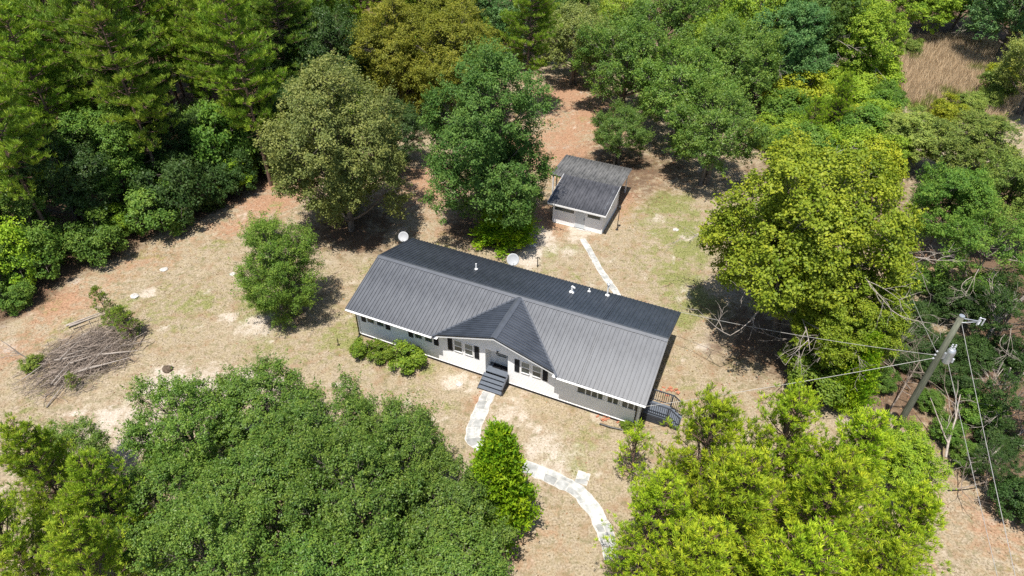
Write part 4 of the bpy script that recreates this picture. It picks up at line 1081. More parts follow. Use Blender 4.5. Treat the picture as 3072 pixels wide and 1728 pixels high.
# kind, prototype, x, y, radius scale, height scale, leaf colour, label number
TREES = [
    ('pear_tree', 'pear', -13.14, 45.53, 1.03, 1.07, (0.15, 0.19, 0.05), 0),
    ('shade_tree', 'ash', -1.90, 45.60, 0.99, 1.09, (0.075, 0.165, 0.032), 1),
    ('cedar_tree', 'cedar', -0.57, 44.63, 1.40, 0.55, (0.135, 0.28, 0.01), 2),
    ('small_tree', 'fine', -15.37, 35.17, 1.04, 1.07, (0.105, 0.19, 0.028), 3),
    ('sweetgum_tree', 'gum', 18.05, 33.96, 1.09, 1.05, (0.15, 0.215, 0.016), 4),
    ('sweetgum_tree', 'gum', 19.90, 30.45, 0.62, 0.62, (0.15, 0.215, 0.016), 5),
    ('flowering_shrub', 'shrubb', 19.38, 29.16, 1.37, 0.95, (0.12, 0.205, 0.02), 6),
    ('cedar_tree', 'cedar', 20.33, 27.62, 0.76, 0.82, (0.135, 0.28, 0.01), 7),
    ('pine_tree', 'ypineb', 9.07, 19.31, 1.06, 1.06, (0.24, 0.36, 0.022), 8),
    ('pine_tree', 'ypineb', 12.61, 19.88, 1.04, 1.04, (0.24, 0.36, 0.022), 9),
    ('pine_tree', 'ypine', 15.45, 18.76, 0.99, 0.99, (0.24, 0.36, 0.022), 10),
    ('pine_tree', 'ypineb', 6.30, 16.19, 0.91, 0.91, (0.24, 0.36, 0.022), 11),
    ('pine_tree', 'ypine', 9.19, 15.58, 1.13, 1.13, (0.24, 0.36, 0.022), 12),
    ('pine_tree', 'ypine', 12.78, 15.29, 1.13, 1.13, (0.24, 0.36, 0.022), 13),
    ('pine_tree', 'ypine', 16.24, 15.44, 0.92, 0.92, (0.24, 0.36, 0.022), 14),
    ('pine_tree', 'ypine', 7.44, 13.58, 0.98, 0.98, (0.24, 0.36, 0.022), 15),
    ('pine_tree', 'ypineb', 11.13, 13.08, 1.04, 1.04, (0.24, 0.36, 0.022), 16),
    ('pine_tree', 'ypineb', 14.69, 13.20, 0.94, 0.94, (0.24, 0.36, 0.022), 17),
    ('pine_tree', 'sapling', 6.68, 22.44, 1.17, 1.24, (0.24, 0.36, 0.022), 18),
    ('leafy_tree', 'lime', 20.32, 21.44, 0.45, 0.45, (0.17, 0.29, 0.02), 19),
    ('pine_tree', 'ypine', -21.39, 18.27, 0.89, 0.89, (0.21, 0.33, 0.028), 20),
    ('pine_tree', 'ypineb', -18.21, 17.23, 0.84, 0.84, (0.21, 0.33, 0.028), 21),
    ('pine_tree', 'ypine', -20.70, 14.80, 0.90, 0.90, (0.21, 0.33, 0.028), 22),
    ('pine_tree', 'ypine', -17.10, 13.86, 0.88, 0.88, (0.21, 0.33, 0.028), 23),
    ('oak_tree', 'oak', -13.49, 23.99, 0.80, 0.69, (0.088, 0.17, 0.026), 24),
    ('oak_tree', 'oak', -16.61, 21.96, 0.69, 0.84, (0.088, 0.17, 0.026), 25),
    ('oak_tree', 'oakb', -9.54, 21.59, 0.76, 0.74, (0.088, 0.17, 0.026), 26),
    ('oak_tree', 'oakb', -5.43, 20.75, 0.63, 0.81, (0.088, 0.17, 0.026), 27),
    ('oak_tree', 'oak', -16.05, 17.88, 0.75, 0.67, (0.088, 0.17, 0.026), 28),
    ('oak_tree', 'oakb', -12.03, 18.50, 0.80, 0.69, (0.088, 0.17, 0.026), 29),
    ('oak_tree', 'oak', -6.97, 17.62, 0.78, 0.96, (0.088, 0.17, 0.026), 30),
    ('oak_tree', 'oak', -2.96, 17.40, 0.73, 0.71, (0.088, 0.17, 0.026), 31),
    ('oak_tree', 'oak', -12.27, 14.64, 0.71, 0.92, (0.088, 0.17, 0.026), 32),
    ('oak_tree', 'oakb', -7.54, 14.12, 0.80, 0.72, (0.088, 0.17, 0.026), 33),
    ('oak_tree', 'oak', -2.85, 14.25, 0.80, 0.69, (0.088, 0.17, 0.026), 34),
    ('oak_tree', 'oak', -22.73, 21.13, 0.56, 0.56, (0.088, 0.17, 0.026), 35),
    ('cedar_tree', 'cedar', -0.52, 19.39, 1.06, 1.06, (0.135, 0.28, 0.01), 36),
    ('foundation_shrub', 'bush', -9.74, 31.50, 0.93, 0.93, (0.12, 0.205, 0.02), 37),
    ('foundation_shrub', 'bush', -8.46, 31.11, 1.03, 1.03, (0.12, 0.205, 0.02), 38),
    ('foundation_shrub', 'bush', -6.68, 30.43, 1.38, 1.38, (0.12, 0.205, 0.02), 39),
    ('olive_tree', 'pear', -11.62, 66.44, 0.91, 0.91, (0.15, 0.175, 0.02), 40),
    ('olive_tree', 'pear', -5.54, 63.97, 0.92, 0.92, (0.15, 0.175, 0.02), 41),
    ('olive_tree', 'pear', -9.17, 75.80, 0.96, 0.96, (0.15, 0.175, 0.02), 42),
    ('oak_tree', 'oakb', -10.39, 55.61, 0.72, 0.72, (0.036, 0.08, 0.018), 43),
    ('oak_tree', 'oak', 6.71, 75.16, 1.09, 1.09, (0.15, 0.19, 0.05), 44),
    ('oak_tree', 'oakb', 11.07, 66.79, 1.18, 1.18, (0.088, 0.17, 0.026), 45),
    ('oak_tree', 'oak', 15.62, 60.22, 1.19, 1.19, (0.088, 0.17, 0.026), 46),
    ('oak_tree', 'oakb', 16.61, 75.62, 1.29, 1.29, (0.088, 0.17, 0.026), 47),
    ('oak_tree', 'oak', 17.17, 53.31, 1.06, 1.06, (0.088, 0.17, 0.026), 48),
    ('oak_tree', 'oakb', 21.79, 67.61, 1.14, 1.14, (0.088, 0.17, 0.026), 49),
    ('oak_tree', 'oak', 9.65, 56.83, 0.68, 0.68, (0.075, 0.145, 0.026), 50),
    ('pine_tree', 'pine', 1.25, 66.26, 0.94, 0.94, (0.17, 0.285, 0.03), 51),
    ('pine_tree', 'pineb', -21.48, 52.10, 0.98, 0.98, (0.17, 0.285, 0.03), 52),
    ('leafy_tree', 'lime', -25.25, 51.85, 0.65, 0.30, (0.17, 0.29, 0.02), 53),
    ('leafy_tree', 'lime', -21.86, 75.80, 0.78, 0.78, (0.085, 0.175, 0.025), 54),
    ('leafy_tree', 'lime', 28.19, 71.24, 1.01, 1.01, (0.075, 0.17, 0.05), 55),
    ('leafy_tree', 'lime', 37.78, 74.83, 0.96, 0.96, (0.17, 0.28, 0.025), 56),
    ('leafy_tree', 'oak', 59.48, 82.70, 1.50, 1.35, (0.075, 0.17, 0.05), 57),
    ('leafy_tree', 'lime', 58.38, 93.11, 1.11, 0.98, (0.036, 0.08, 0.018), 58),
    ('leafy_tree', 'lime', 62.20, 93.24, 1.11, 0.98, (0.036, 0.08, 0.018), 59),
    ('leafy_tree', 'lime', 52.81, 90.84, 1.00, 0.80, (0.17, 0.28, 0.025), 60),
    ('leafy_tree', 'oak', 54.32, 68.35, 1.15, 1.07, (0.19, 0.25, 0.055), 61),
    ('leafy_tree', 'lime', 36.54, 56.90, 0.64, 0.51, (0.19, 0.25, 0.055), 62),
    ('leafy_tree', 'lime', 40.17, 54.50, 0.89, 0.59, (0.15, 0.225, 0.042), 63),
    ('leafy_tree', 'lime', 38.04, 44.82, 0.74, 0.74, (0.15, 0.225, 0.042), 64),
    ('leafy_tree', 'lime', 33.04, 43.98, 0.70, 0.70, (0.085, 0.175, 0.025), 65),
    ('leafy_tree', 'thin', 32.39, 37.55, 0.70, 0.70, (0.085, 0.175, 0.025), 66),
    ('leafy_tree', 'thin', 31.70, 32.38, 0.56, 0.56, (0.036, 0.08, 0.018), 67),  # right-hand thicket: dark leaf colour stands in for shade
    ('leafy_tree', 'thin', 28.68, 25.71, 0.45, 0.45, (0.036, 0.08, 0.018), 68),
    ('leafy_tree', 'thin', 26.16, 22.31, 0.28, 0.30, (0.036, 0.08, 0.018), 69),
    ('shrub', 'shrubb', 31.74, 55.11, 1.59, 1.42, (0.17, 0.28, 0.025), 70),
    ('shrub', 'shrub', 31.16, 61.62, 1.23, 1.34, (0.17, 0.29, 0.02), 71),
    ('shrub', 'shrubb', 29.43, 67.42, 1.88, 1.54, (0.23, 0.28, 0.02), 72),
    ('shrub', 'shrubb', 35.78, 63.63, 1.03, 1.08, (0.17, 0.29, 0.02), 73),
    ('shrub', 'shrub', 36.95, 72.02, 1.57, 1.38, (0.17, 0.28, 0.025), 74),
    ('shrub', 'shrubb', 39.95, 69.20, 1.06, 0.96, (0.085, 0.175, 0.025), 75),
    ('shrub', 'shrub', 36.94, 66.03, 1.62, 1.35, (0.17, 0.28, 0.025), 73),
    ('shrub', 'shrubb', 34.00, 55.67, 1.20, 1.24, (0.17, 0.28, 0.025), 70),
    ('shrub', 'shrub', 30.38, 58.09, 1.45, 1.34, (0.17, 0.28, 0.025), 71),
    ('shrub', 'shrubb', 26.88, 63.43, 1.57, 1.39, (0.085, 0.175, 0.025), 76),
    ('shrub', 'shrub', 24.75, 60.99, 1.07, 1.06, (0.23, 0.28, 0.02), 77),
    ('shrub', 'shrub', 31.50, 71.42, 1.17, 1.22, (0.23, 0.28, 0.02), 78),
    ('shrub', 'shrubb', 40.11, 74.25, 1.77, 1.47, (0.17, 0.29, 0.02), 74),
    ('shrub', 'shrubb', 33.48, 76.36, 1.34, 1.45, (0.085, 0.175, 0.025), 79),
    ('shrub', 'shrubb', 32.36, 54.38, 1.44, 1.36, (0.23, 0.28, 0.02), 80),
    ('shrub', 'shrub', 28.53, 56.78, 1.29, 1.28, (0.17, 0.29, 0.02), 71),
    ('shrub', 'shrubb', 40.23, 73.24, 1.29, 1.05, (0.23, 0.28, 0.02), 81),
    ('shrub', 'shrubb', 33.10, 61.34, 1.19, 1.25, (0.23, 0.28, 0.02), 80),
    ('shrub', 'shrubb', 33.37, 59.79, 1.53, 1.53, (0.085, 0.175, 0.025), 82),
    ('shrub', 'shrubb', 36.99, 65.69, 1.22, 1.15, (0.085, 0.175, 0.025), 75),
    ('shrub', 'shrubb', 31.54, 58.73, 1.10, 1.12, (0.17, 0.29, 0.02), 71),
    ('shrub', 'shrubb', 26.73, 56.64, 1.49, 1.42, (0.085, 0.175, 0.025), 83),
    ('shrub', 'shrubb', 32.90, 59.90, 1.51, 1.34, (0.085, 0.175, 0.025), 82),
    ('shrub', 'shrubb', 34.78, 62.57, 1.25, 1.23, (0.17, 0.28, 0.025), 73),
    ('shrub', 'shrub', 26.09, 60.07, 1.77, 1.50, (0.17, 0.28, 0.025), 84),
    ('shrub', 'shrubb', 30.91, 63.59, 1.29, 1.28, (0.17, 0.28, 0.025), 85),
    ('shrub', 'shrubb', 35.61, 72.19, 1.08, 1.17, (0.17, 0.29, 0.02), 86),
    ('shrub', 'shrubb', 34.69, 59.86, 1.54, 1.28, (0.085, 0.175, 0.025), 82),
    ('shrub', 'shrub', 28.19, 54.72, 1.45, 1.34, (0.085, 0.175, 0.025), 83),
    ('shrub', 'shrubb', 35.21, 68.84, 1.31, 1.27, (0.17, 0.28, 0.025), 85),
    ('shrub', 'shrub', 36.91, 61.81, 1.48, 1.36, (0.23, 0.28, 0.02), 80),
    ('pine_tree', 'ypine', 30.73, 60.81, 0.67, 0.76, (0.17, 0.29, 0.02), 87),
    ('pine_tree', 'ypineb', 27.28, 57.80, 0.60, 0.68, (0.17, 0.29, 0.02), 88),
    ('shrub', 'shrub', 56.10, 76.61, 1.06, 1.06, (0.23, 0.28, 0.02), 89),
    ('shrub', 'shrubb', 53.46, 72.57, 1.05, 1.05, (0.15, 0.225, 0.042), 90),
    ('shrub', 'shrub', 50.72, 69.66, 0.92, 0.92, (0.15, 0.225, 0.042), 90),
    ('shrub', 'shrubb', 47.94, 67.78, 0.84, 0.84, (0.15, 0.225, 0.042), 91),
    ('shrub', 'shrub', 44.92, 66.30, 1.13, 1.13, (0.23, 0.28, 0.02), 92),
    ('shrub', 'shrub', 49.20, 84.87, 0.99, 0.99, (0.15, 0.225, 0.042), 93),
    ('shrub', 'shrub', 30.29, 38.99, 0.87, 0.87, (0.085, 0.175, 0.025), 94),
    ('shrub', 'shrubb', 30.77, 35.86, 0.92, 0.92, (0.036, 0.08, 0.018), 95),  # dark thicket shrubs: shade is put into the leaf colour
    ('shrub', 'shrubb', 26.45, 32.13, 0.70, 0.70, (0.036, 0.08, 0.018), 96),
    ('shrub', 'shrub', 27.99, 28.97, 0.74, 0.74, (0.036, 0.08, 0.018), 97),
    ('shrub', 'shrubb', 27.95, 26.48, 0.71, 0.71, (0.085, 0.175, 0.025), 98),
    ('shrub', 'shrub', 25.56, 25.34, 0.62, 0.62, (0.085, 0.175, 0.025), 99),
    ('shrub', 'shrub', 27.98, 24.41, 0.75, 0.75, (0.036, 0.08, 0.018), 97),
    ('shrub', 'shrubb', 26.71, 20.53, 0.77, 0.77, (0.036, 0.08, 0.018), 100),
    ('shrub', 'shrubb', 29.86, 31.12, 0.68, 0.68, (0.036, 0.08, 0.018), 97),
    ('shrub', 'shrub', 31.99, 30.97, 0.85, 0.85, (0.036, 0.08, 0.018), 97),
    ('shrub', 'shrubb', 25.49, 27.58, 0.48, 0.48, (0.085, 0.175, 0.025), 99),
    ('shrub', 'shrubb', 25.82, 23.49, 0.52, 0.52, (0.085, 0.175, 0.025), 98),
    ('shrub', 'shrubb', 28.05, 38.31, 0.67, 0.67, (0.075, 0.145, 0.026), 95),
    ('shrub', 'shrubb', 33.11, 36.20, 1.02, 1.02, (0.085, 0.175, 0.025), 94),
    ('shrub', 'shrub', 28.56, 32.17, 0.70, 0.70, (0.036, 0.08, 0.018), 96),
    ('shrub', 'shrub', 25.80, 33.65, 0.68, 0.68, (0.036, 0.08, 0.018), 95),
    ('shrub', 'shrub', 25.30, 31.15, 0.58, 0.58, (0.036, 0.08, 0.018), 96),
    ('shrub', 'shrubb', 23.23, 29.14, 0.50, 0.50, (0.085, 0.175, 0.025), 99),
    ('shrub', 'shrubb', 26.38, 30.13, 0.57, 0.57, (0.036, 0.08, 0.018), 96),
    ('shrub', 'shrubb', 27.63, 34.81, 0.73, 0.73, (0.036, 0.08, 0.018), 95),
    ('shrub', 'shrub', -34.71, 35.96, 0.86, 0.91, (0.085, 0.175, 0.025), 101),
    ('shrub', 'shrub', -36.15, 38.09, 1.45, 2.17, (0.17, 0.29, 0.02), 102),
    ('shrub', 'shrub', -34.82, 39.01, 1.35, 1.80, (0.085, 0.175, 0.025), 103),
    ('shrub', 'shrub', -35.19, 41.92, 0.96, 1.11, (0.085, 0.175, 0.025), 104),
    ('shrub', 'shrub', -31.50, 41.42, 1.39, 1.49, (0.088, 0.17, 0.026), 105),
    ('shrub', 'shrubb', -31.79, 44.25, 0.92, 0.88, (0.17, 0.29, 0.02), 106),
    ('shrub', 'shrub', -31.18, 45.76, 1.14, 1.12, (0.036, 0.08, 0.018), 107),
    ('shrub', 'shrub', -28.38, 45.62, 1.62, 1.71, (0.088, 0.17, 0.026), 108),
    ('shrub', 'shrub', -27.18, 46.68, 1.68, 2.38, (0.036, 0.08, 0.018), 109),
    ('shrub', 'shrub', -28.29, 49.29, 1.39, 1.73, (0.085, 0.175, 0.025), 108),
    ('shrub', 'shrubb', -25.18, 49.18, 1.01, 1.21, (0.036, 0.08, 0.018), 110),
    ('shrub', 'shrub', -23.97, 50.62, 1.15, 1.68, (0.036, 0.08, 0.018), 111),
    ('shrub', 'shrubb', -25.41, 52.90, 1.68, 2.33, (0.085, 0.175, 0.025), 112),
    ('shrub', 'shrubb', -24.47, 55.12, 1.06, 1.46, (0.036, 0.08, 0.018), 111),
    ('shrub', 'shrubb', -21.17, 55.15, 1.52, 2.25, (0.036, 0.08, 0.018), 113),
    ('shrub', 'shrubb', -21.87, 57.36, 1.47, 1.38, (0.085, 0.175, 0.025), 114),
    ('shrub', 'shrubb', -19.71, 57.23, 1.60, 2.08, (0.036, 0.08, 0.018), 113),
    ('shrub', 'shrubb', -15.92, 65.35, 1.51, 1.62, (0.17, 0.29, 0.02), 115),
    ('shrub', 'shrub', -14.08, 66.17, 1.44, 1.87, (0.088, 0.17, 0.026), 114),
    ('shrub', 'shrubb', -13.60, 68.16, 1.08, 1.21, (0.085, 0.175, 0.025), 116),
    ('shrub', 'shrubb', -12.28, 71.01, 1.22, 1.66, (0.036, 0.08, 0.018), 113),
    ('shrub', 'shrubb', -10.29, 71.86, 1.55, 2.27, (0.17, 0.29, 0.02), 115),
    ('shrub', 'shrubb', -4.32, 79.06, 1.48, 2.12, (0.085, 0.175, 0.025), 114),
    ('shrub', 'shrubb', -3.23, 80.80, 1.50, 2.09, (0.036, 0.08, 0.018), 113),
    ('leafy_tree', 'oakb', -42.20, 29.86, 0.91, 0.80, (0.085, 0.175, 0.025), 117),
    ('leafy_tree', 'lime', -42.20, 34.82, 1.09, 0.95, (0.085, 0.175, 0.025), 117),
    ('leafy_tree', 'lime', -38.95, 37.74, 0.80, 0.69, (0.088, 0.17, 0.026), 117),
    ('leafy_tree', 'oak', -38.55, 42.45, 1.05, 0.98, (0.088, 0.17, 0.026), 117),
    ('leafy_tree', 'oak', -34.36, 44.82, 1.01, 1.08, (0.036, 0.08, 0.018), 118),
    ('leafy_tree', 'lime', -32.49, 48.57, 0.88, 0.87, (0.085, 0.175, 0.025), 119),
    ('leafy_tree', 'oakb', -30.12, 51.90, 0.98, 0.82, (0.036, 0.08, 0.018), 120),
    ('leafy_tree', 'oakb', -27.33, 55.15, 0.83, 0.70, (0.088, 0.17, 0.026), 121),
    ('leafy_tree', 'oak', -24.92, 58.63, 0.83, 0.68, (0.085, 0.175, 0.025), 122),
    ('leafy_tree', 'oak', -20.94, 61.13, 0.72, 0.75, (0.036, 0.08, 0.018), 123),
    ('leafy_tree', 'lime', -21.77, 66.64, 1.08, 0.87, (0.036, 0.08, 0.018), 123),
    ('leafy_tree', 'oakb', -16.62, 68.41, 0.78, 0.63, (0.036, 0.08, 0.018), 123),
    ('leafy_tree', 'lime', -16.09, 72.98, 0.74, 0.72, (0.036, 0.08, 0.018), 123),
    ('leafy_tree', 'oakb', -12.14, 75.42, 1.08, 0.90, (0.088, 0.17, 0.026), 122),
    ('leafy_tree', 'lime', -9.17, 78.43, 0.79, 0.74, (0.036, 0.08, 0.018), 123),
    ('leafy_tree', 'oak', -4.66, 80.47, 0.97, 0.93, (0.036, 0.08, 0.018), 123),
    ('pine_tree', 'pineb', -48.84, 71.47, 1.17, 1.07, (0.17, 0.285, 0.03), 124),
    ('leafy_tree', 'lime', -30.16, 80.68, 0.86, 1.08, (0.085, 0.175, 0.025), 125),
    ('pine_tree', 'pineb', -37.61, 50.39, 0.89, 0.86, (0.17, 0.285, 0.03), 126),
    ('pine_tree', 'pine', -38.46, 64.13, 1.15, 1.10, (0.125, 0.23, 0.032), 127),
    ('pine_tree', 'pineb', -31.81, 59.42, 1.07, 1.09, (0.17, 0.285, 0.03), 128),
    ('pine_tree', 'pine', -34.52, 74.64, 1.17, 1.05, (0.17, 0.285, 0.03), 129),
    ('pine_tree', 'pine', -20.55, 70.35, 1.17, 1.20, (0.17, 0.285, 0.03), 130),
    ('pine_tree', 'pineb', -12.24, 81.15, 0.96, 0.92, (0.125, 0.23, 0.032), 131),
    ('pine_tree', 'pine', -31.57, 65.28, 0.99, 0.92, (0.17, 0.285, 0.03), 128),
    ('pine_tree', 'pine', -40.44, 54.19, 1.09, 1.02, (0.17, 0.285, 0.03), 132),
    ('pine_tree', 'pineb', -29.58, 72.36, 1.02, 0.93, (0.125, 0.23, 0.032), 133),
    ('pine_tree', 'pine', -28.40, 60.35, 0.89, 0.91, (0.17, 0.285, 0.03), 134),
    ('pine_tree', 'pineb', -27.05, 65.70, 0.88, 0.80, (0.17, 0.285, 0.03), 129),
    ('pine_tree', 'pineb', -26.05, 69.86, 1.15, 1.23, (0.17, 0.285, 0.03), 129),
    ('leafy_tree', 'oakb', -24.11, 89.40, 1.13, 1.42, (0.036, 0.08, 0.018), 135),
    ('pine_tree', 'pine', -5.40, 83.13, 0.87, 0.82, (0.17, 0.285, 0.03), 130),
    ('pine_tree', 'pine', -41.13, 58.06, 0.94, 0.96, (0.125, 0.23, 0.032), 136),
    ('pine_tree', 'pine', -18.01, 80.12, 0.92, 0.92, (0.125, 0.23, 0.032), 131),
    ('leafy_tree', 'oak', -31.82, 77.13, 0.93, 1.16, (0.088, 0.17, 0.026), 125),
    ('leafy_tree', 'oak', -39.34, 46.35, 1.01, 1.26, (0.085, 0.175, 0.025), 137),
    ('pine_tree', 'pine', -35.94, 53.82, 1.03, 1.13, (0.17, 0.285, 0.03), 138),
    ('pine_tree', 'pine', -43.25, 64.82, 0.93, 1.00, (0.17, 0.285, 0.03), 139),
    ('pine_tree', 'pineb', -16.74, 75.65, 0.93, 0.93, (0.17, 0.285, 0.03), 130),
    ('pine_tree', 'pineb', -38.78, 72.99, 0.95, 0.91, (0.125, 0.23, 0.032), 140),
    ('pine_tree', 'pine', -31.93, 55.45, 1.07, 1.02, (0.125, 0.23, 0.032), 141),
    ('pine_tree', 'pineb', -35.08, 66.78, 1.07, 1.13, (0.125, 0.23, 0.032), 140),
    ('pine_tree', 'pineb', -23.28, 80.99, 0.93, 0.86, (0.17, 0.285, 0.03), 130),
    ('leafy_tree', 'oak', -18.85, 65.81, 1.09, 1.37, (0.036, 0.08, 0.018), 135),
    ('leafy_tree', 'lime', -43.88, 51.78, 1.12, 1.39, (0.036, 0.08, 0.018), 142),
    ('pine_tree', 'pineb', -44.91, 60.18, 1.15, 1.21, (0.125, 0.23, 0.032), 143),
    ('pine_tree', 'pineb', -43.37, 74.32, 0.95, 0.91, (0.17, 0.285, 0.03), 139),
    ('pine_tree', 'pine', -23.40, 73.65, 0.96, 1.01, (0.17, 0.285, 0.03), 130),
    ('pine_tree', 'pine', -47.61, 66.44, 1.03, 1.03, (0.125, 0.23, 0.032), 143),
    ('pine_tree', 'pineb', -13.00, 72.33, 0.98, 1.04, (0.17, 0.285, 0.03), 130),
    ('pine_tree', 'pine', -36.54, 60.39, 0.97, 1.01, (0.125, 0.23, 0.032), 127),
    ('pine_tree', 'pine', -22.11, 63.92, 1.04, 0.97, (0.125, 0.23, 0.032), 131),
    ('leafy_tree', 'oak', -25.33, 84.56, 0.90, 1.12, (0.085, 0.175, 0.025), 125),
    ('pine_tree', 'pineb', -40.27, 69.69, 1.13, 1.12, (0.125, 0.23, 0.032), 127),
    ('pine_tree', 'pineb', -32.78, 51.98, 1.19, 1.17, (0.125, 0.23, 0.032), 144),
    ('pine_tree', 'pineb', -29.06, 48.57, 1.02, 0.99, (0.17, 0.285, 0.03), 145),
    ('leafy_tree', 'oak', -49.75, 83.78, 1.12, 1.40, (0.085, 0.175, 0.025), 125),
    ('pine_tree', 'pineb', -36.20, 70.52, 1.12, 1.21, (0.17, 0.285, 0.03), 128),
    ('pine_tree', 'pineb', -40.64, 77.03, 1.15, 1.07, (0.17, 0.285, 0.03), 128),
    ('pine_tree', 'pineb', -34.68, 41.56, 0.98, 0.99, (0.17, 0.285, 0.03), 126),
    ('pine_tree', 'pineb', -21.19, 83.92, 0.86, 0.84, (0.125, 0.23, 0.032), 131),
    ('pine_tree', 'pine', -24.61, 55.42, 1.01, 1.03, (0.17, 0.285, 0.03), 134),
    ('pine_tree', 'pineb', -35.17, 47.78, 0.98, 0.92, (0.17, 0.285, 0.03), 146),
    ('pine_tree', 'pine', -13.73, 77.85, 0.95, 0.98, (0.17, 0.285, 0.03), 130),
    ('oak_tree', 'oak', 21.79, 80.13, 1.07, 1.19, (0.075, 0.145, 0.026), 147),
    ('oak_tree', 'oakb', 48.95, 97.90, 1.08, 1.35, (0.088, 0.17, 0.026), 148),
    ('oak_tree', 'lime', 28.96, 82.86, 1.07, 1.25, (0.17, 0.28, 0.025), 149),
    ('oak_tree', 'oak', 36.59, 84.87, 1.25, 1.25, (0.075, 0.145, 0.026), 150),
    ('oak_tree', 'oakb', 21.09, 71.89, 0.98, 1.05, (0.17, 0.28, 0.025), 151),
    ('oak_tree', 'oakb', 12.56, 80.38, 0.93, 1.05, (0.17, 0.28, 0.025), 151),
    ('oak_tree', 'oakb', 8.17, 88.21, 1.03, 1.25, (0.088, 0.17, 0.026), 152),
    ('oak_tree', 'oakb', 5.57, 82.85, 1.01, 1.13, (0.088, 0.17, 0.026), 152),
    ('oak_tree', 'oakb', 40.89, 89.89, 1.23, 1.53, (0.17, 0.28, 0.025), 149),
    ('oak_tree', 'lime', 32.26, 75.43, 1.10, 1.21, (0.075, 0.145, 0.026), 150),
    ('oak_tree', 'oak', 27.05, 76.61, 1.34, 1.62, (0.17, 0.28, 0.025), 149),
    ('oak_tree', 'oak', 0.45, 80.66, 1.20, 1.30, (0.075, 0.17, 0.05), 153),
    ('leafy_tree', 'lime', 61.80, 89.47, 0.97, 0.93, (0.15, 0.225, 0.042), 154),
]

# ---------------------------------------------------------------- trees
def perp(n, rng):
    r = rng.normal(size=n.shape); t = r - n * (r * n).sum(1, keepdims=True)
    t /= np.linalg.norm(t, axis=1, keepdims=True) + 1e-9
    return t

def unit(a):
    return a / (np.linalg.norm(a, axis=-1, keepdims=True) + 1e-9)

def leaf_quads(pos, nrm, ln, wd, rng, along=None):
    """one folded rhombus per leaf."""
    n = unit(nrm); t = perp(n, rng) if along is None else unit(along - n * (along * n).sum(1, keepdims=True))
    b = np.cross(n, t)
    ln = np.asarray(ln).reshape(-1, 1); wd = np.asarray(wd).reshape(-1, 1)
    v = np.stack([pos - t * ln * .5, pos + b * wd * .5 + n * wd * .12 + t * ln * .05, pos + t * ln * .5 - n * ln * .08, pos - b * wd * .5 + n * wd * .12 + t * ln * .05], 1)
    f = np.arange(len(pos) * 4).reshape(-1, 4)
    return v.reshape(-1, 3), f

def wood(paths, name, mat):
    mb = MB()
    for pts, rr, n in paths:
        mb.tube(pts, rr, n, cap=False)
    me = mb.mesh(name, True); me.materials.append(mat)
    return me

def bez(a, b, bow, rng, n=5):
    a, b = np.asarray(a, float), np.asarray(b, float)
    m = (a + b) / 2 + bow + rng.normal(size=3) * np.linalg.norm(b - a) * .06
    t = np.linspace(0, 1, n)[:, None]
    return (1 - t) ** 2 * a + 2 * t * (1 - t) * m + t * t * b

